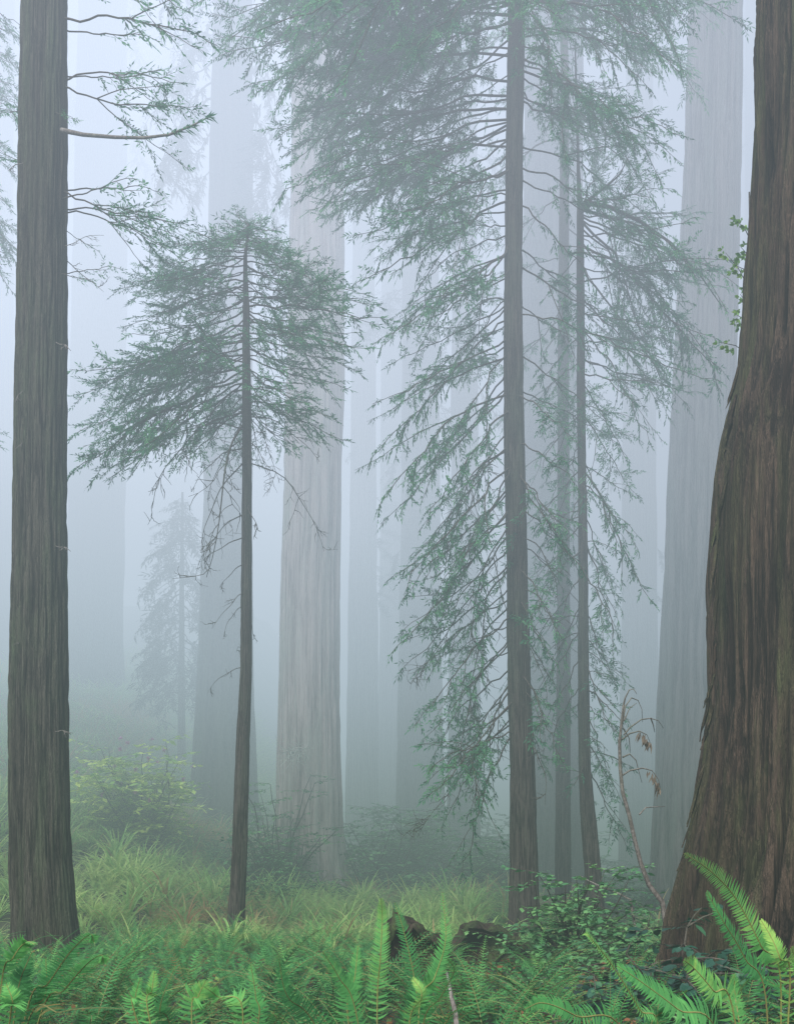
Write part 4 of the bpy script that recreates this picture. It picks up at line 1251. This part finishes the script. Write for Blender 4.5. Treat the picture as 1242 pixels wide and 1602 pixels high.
hero_fern((.95, 4.4, .1), [
    ([(1030, 1640, 4.3), (1000, 1580, 4.2), (960, 1515, 4.1), (925, 1470, 4.0), (915, 1462, 4.0)], .055, .78, 1.2),
    ([(980, 1640, 4.3), (900, 1590, 4.1), (850, 1570, 4.0), (820, 1580, 3.9)], .075, .5, .9),
    ([(1010, 1650, 4.5), (1040, 1580, 4.5), (1075, 1550, 4.5)], .075, .55, .6),
], 'green fern with one straight pale diagonal frond left of giant trunk', 2)
hero_fern((-.08, 5.6, .1), [
    ([(590, 1590, 5.6), (595, 1500, 5.55), (598, 1440, 5.55), (596, 1406, 5.5)], .075, .78, .25),
    ([(640, 1600, 5.8), (652, 1560, 5.8), (635, 1470, 5.8), (617, 1412, 5.8)], .095, .25, .3),
    ([(560, 1600, 5.4), (530, 1530, 5.3), (505, 1490, 5.2)], .08, .70, .6),
    ([(545, 1600, 5.5), (555, 1530, 5.5), (560, 1480, 5.5)], .085, .48, .3),
    ([(500, 1620, 5.3), (450, 1560, 5.1), (436, 1500, 5.0)], .09, .42, .4),
], 'fern with one tall upright yellow green frond left of rotten stump', 3)
hero_fern((.15, 5.7, .1), [
    ([(655, 1590, 5.7), (680, 1530, 5.7), (697, 1470, 5.7), (692, 1396, 5.7)], .09, .50, .3),
    ([(660, 1620, 5.6), (690, 1560, 5.5), (710, 1520, 5.4), (700, 1500, 5.3)], .07, .68, .5),
    ([(690, 1620, 5.6), (750, 1570, 5.4), (800, 1560, 5.2)], .08, .5, .9),
    ([(640, 1620, 5.6), (660, 1560, 5.5), (645, 1530, 5.5)], .07, .75, .5),
], 'fern with tall upright blue green frond right of rotten stump', 4)
hero_fern((-1.9, 5.0, .1), [
    ([(0, 1560, 4.9), (20, 1500, 4.8), (40, 1475, 4.8), (55, 1478, 4.75)], .085, .66, .6),
    ([(40, 1590, 4.9), (75, 1540, 4.8), (110, 1490, 4.7), (140, 1463, 4.6), (147, 1475, 4.6)], .085, .58, .6),
    ([(60, 1600, 4.9), (100, 1550, 4.7), (135, 1510, 4.6), (158, 1495, 4.5), (162, 1508, 4.5)], .085, .64, .7),
    ([(20, 1610, 4.9), (30, 1540, 4.9), (50, 1490, 4.9)], .10, .40, .3),
    ([(40, 1610, 4.7), (95, 1585, 4.5), (150, 1578, 4.4), (200, 1580, 4.3)], .075, .28, 1.2),
    ([(15, 1600, 4.6), (20, 1570, 4.5), (10, 1540, 4.5)], .09, .56, .4),
    ([(30, 1620, 5.0), (70, 1560, 5.0), (72, 1500, 5.0)], .095, .45, .3),
], 'fern with curled frond tips filling the bottom left corner', 5)
hero_fern((-.95, 5.4, .1), [
    ([(215, 1600, 5.4), (212, 1560, 5.4), (220, 1530, 5.4)], .06, .70, .3),
    ([(235, 1600, 5.4), (238, 1550, 5.4), (242, 1520, 5.4)], .06, .74, .3),
    ([(300, 1600, 5.3), (310, 1560, 5.3), (322, 1535, 5.3)], .10, .70, .4),
    ([(380, 1600, 5.2), (340, 1560, 5.2), (320, 1545, 5.1)], .085, .66, .6),
    ([(270, 1620, 5.4), (250, 1580, 5.3), (275, 1510, 5.3)], .075, .5, .4),
    ([(400, 1620, 5.4), (400, 1560, 5.4), (392, 1508, 5.4)], .065, .68, .3),
], 'fern with several pale upright fronds in front bed beside curled fern', 6)

# ---- fern cover of the slope: too many to count
def slope_ferns():
    cl = []
    for i in range(6):
        q = random.Random(1200 + i)
        mb = MB()
        base_t = (.56, .62, .46, .70, .52, .40)[i]
        for k in range(34):
            az = q.uniform(0, 6.283)
            pts = frond_curve(q.uniform(.7, 1.35), math.radians(q.uniform(50, 86)), math.radians(q.uniform(-65, 35)), 0, 8, q.uniform(-.5, .5))
            c, sn = math.cos(az), math.sin(az)
            pts = [Vector((p.x * c - p.y * sn, p.x * sn + p.y * c, p.z)) for p in pts]
            side = Vector((-sn, c, 0)); wd = q.uniform(.014, .032)
            tn = min(1, max(.02, base_t + q.gauss(0, .12))) if q.random() > .26 else q.uniform(.0, .25)
            n0 = len(mb.v)
            for m, p in enumerate(pts):
                u = m / 8
                w_ = wd * min(1, .3 + u * 3) * (1 - u) ** .6 * q.uniform(.7, 1.2) + .004
                t = (pts[min(m + 1, 8)] - pts[max(m - 1, 0)]).normalized()
                up = t.cross(side).normalized()
                mb.v += [p + side * w_ + up * (w_ * .3), p, p - side * w_ + up * (w_ * .3)]
                mb.t += [min(1, max(0, tn + .22 * (u - .5)))] * 3
            for m in range(8):
                a0 = n0 + 3 * m
                mb.f += [(a0, a0 + 1, a0 + 4, a0 + 3), (a0 + 1, a0 + 2, a0 + 5, a0 + 4)]
        cl.append((np.array([tuple(v) for v in mb.v]), np.array(mb.f), np.array(mb.t)))
    near = []
    for i in range(6):
        mb = clump_arrays(1300 + i, 14, -1, .07, 24, (.56, .64, .48, .72, .52, .42)[i], (50, 85), (-50, 30), (.65, 1.1))
        near.append((np.array([tuple(v) for v in mb.v]), np.array(mb.f), np.array(mb.t)))
    r = np.random.default_rng(4)
    VV, FF, TT_ = [], [], []
    off = 0
    n = 0
    while n < 3700:
        d = math.sqrt(r.uniform(16.5 ** 2, 52 ** 2))
        px = r.uniform(-120, 760) if r.random() < .82 else r.uniform(600, 1150)
        if px > 480 and d > 34: continue
        x = (px - CX) / F * d
        dn = float(vnoise(x * .45, d * .45, 0, 8))
        if dn < .12: continue
        v, f, t = (near if d < 28 and r.random() < .75 else cl)[int(r.integers(0, 6))]
        a = r.uniform(0, 6.28); s = r.uniform(.55, 1.0) * (1 + .012 * (d - 17)) * (.85 if d < 21 else 1); c, sn = math.cos(a), math.sin(a)
        w_ = np.stack([v[:, 0] * c - v[:, 1] * sn, v[:, 0] * sn + v[:, 1] * c, v[:, 2]], -1) * s
        w_ += np.array([x, d, gz(x, d) - .03])
        dt = (float(vnoise(x * .3, d * .3, 0, 12)) - .58) * .95
        VV.append(w_); FF.append(f + off); TT_.append(np.clip(t + dt, 0.02, 1)); off += len(v); n += 1
    me = np_mesh('fern_undergrowth', np.concatenate(VV), np.concatenate(FF), M['hill_fern'], np.concatenate(TT_), False)
    tag(link('fern_undergrowth', me), kind='stuff')
slope_ferns()


def ground_cover():
    r = np.random.default_rng(9)
    n = 26000
    d = np.sqrt(r.uniform(4.5 ** 2, 18 ** 2, n)); px = r.uniform(-80, 1320, n)
    x = (px - CX) / F * d
    z = height(x, d) + r.uniform(.02, .22, n) * (.5 + vnoise(x * .8, d * .8, 0, 2))
    a = r.uniform(0, 2 * np.pi, n); L = r.uniform(.035, .085, n)
    dz = r.normal(0, .35, n)
    dx, dy = np.cos(a), np.sin(a)
    c = np.stack([x, d, z], -1)
    u = np.stack([dx, dy, dz], -1) * L[:, None]; v = np.stack([-dy, dx, r.normal(0, .3, n)], -1) * (L * .42)[:, None]
    V = np.stack([c - u * .5, c + v, c + u * .6, c - v], 1).reshape(-1, 3)
    Q = np.arange(n * 4).reshape(-1, 4)
    t = np.repeat(np.clip(r.normal(.45, .22, n), 0, 1), 4)
    t[np.repeat(r.random(n) < .1, 4)] = .03
    tag(link('ground_cover', np_mesh('ground_cover', V, Q, M['fern'], t, False)), kind='stuff')
ground_cover()

# ------------------------------------------------------------------ camera, light, world
cam = bpy.data.cameras.new('camera')
co = bpy.data.objects.new('camera', cam); COL.objects.link(co)
co.location = (0, 0, CAMZ); co.rotation_euler = (math.radians(90), 0, 0)
cam.sensor_fit = 'HORIZONTAL'; cam.sensor_width = 36
cam.lens = F / 1242 * 36
cam.shift_y = (HY - 801) / 1242
cam.clip_start = .05; cam.clip_end = 500
S.camera = co

el, az = math.radians(48), math.radians(200)
sun = bpy.data.lights.new('sun', 'SUN'); sun.energy = 9.0; sun.angle = math.radians(30); sun.color = (1.0, .97, .92)
so = bpy.data.objects.new('sun', sun); COL.objects.link(so)
dirv = Vector((math.sin(az) * math.cos(el), math.cos(az) * math.cos(el), math.sin(el)))
so.rotation_euler = dirv.to_track_quat('Z', 'Y').to_euler()
so.location = (0, 0, 40)
W = bpy.data.worlds.new('World'); S.world = W; W.use_nodes = True
nt = W.node_tree
bg = nt.nodes['Background']
sk = nt.nodes.new('ShaderNodeTexSky'); sk.sky_type = 'NISHITA'; sk.sun_disc = False
sk.sun_elevation = el; sk.sun_rotation = az
nt.links.new(sk.outputs[0], bg.inputs['Color']); bg.inputs['Strength'].default_value = 0.15

S.view_settings.view_transform = 'Standard'; S.view_settings.look = 'None'; S.view_settings.exposure = 0
cy = S.cycles
cy.use_denoising = True
cy.max_bounces = 4; cy.diffuse_bounces = 1; cy.glossy_bounces = 1; cy.transmission_bounces = 2; cy.transparent_max_bounces = 6; cy.volume_bounces = 0
cy.use_adaptive_sampling = True; cy.adaptive_threshold = 0.02
cy.volume_step_rate = 2.0; cy.volume_max_steps = 256
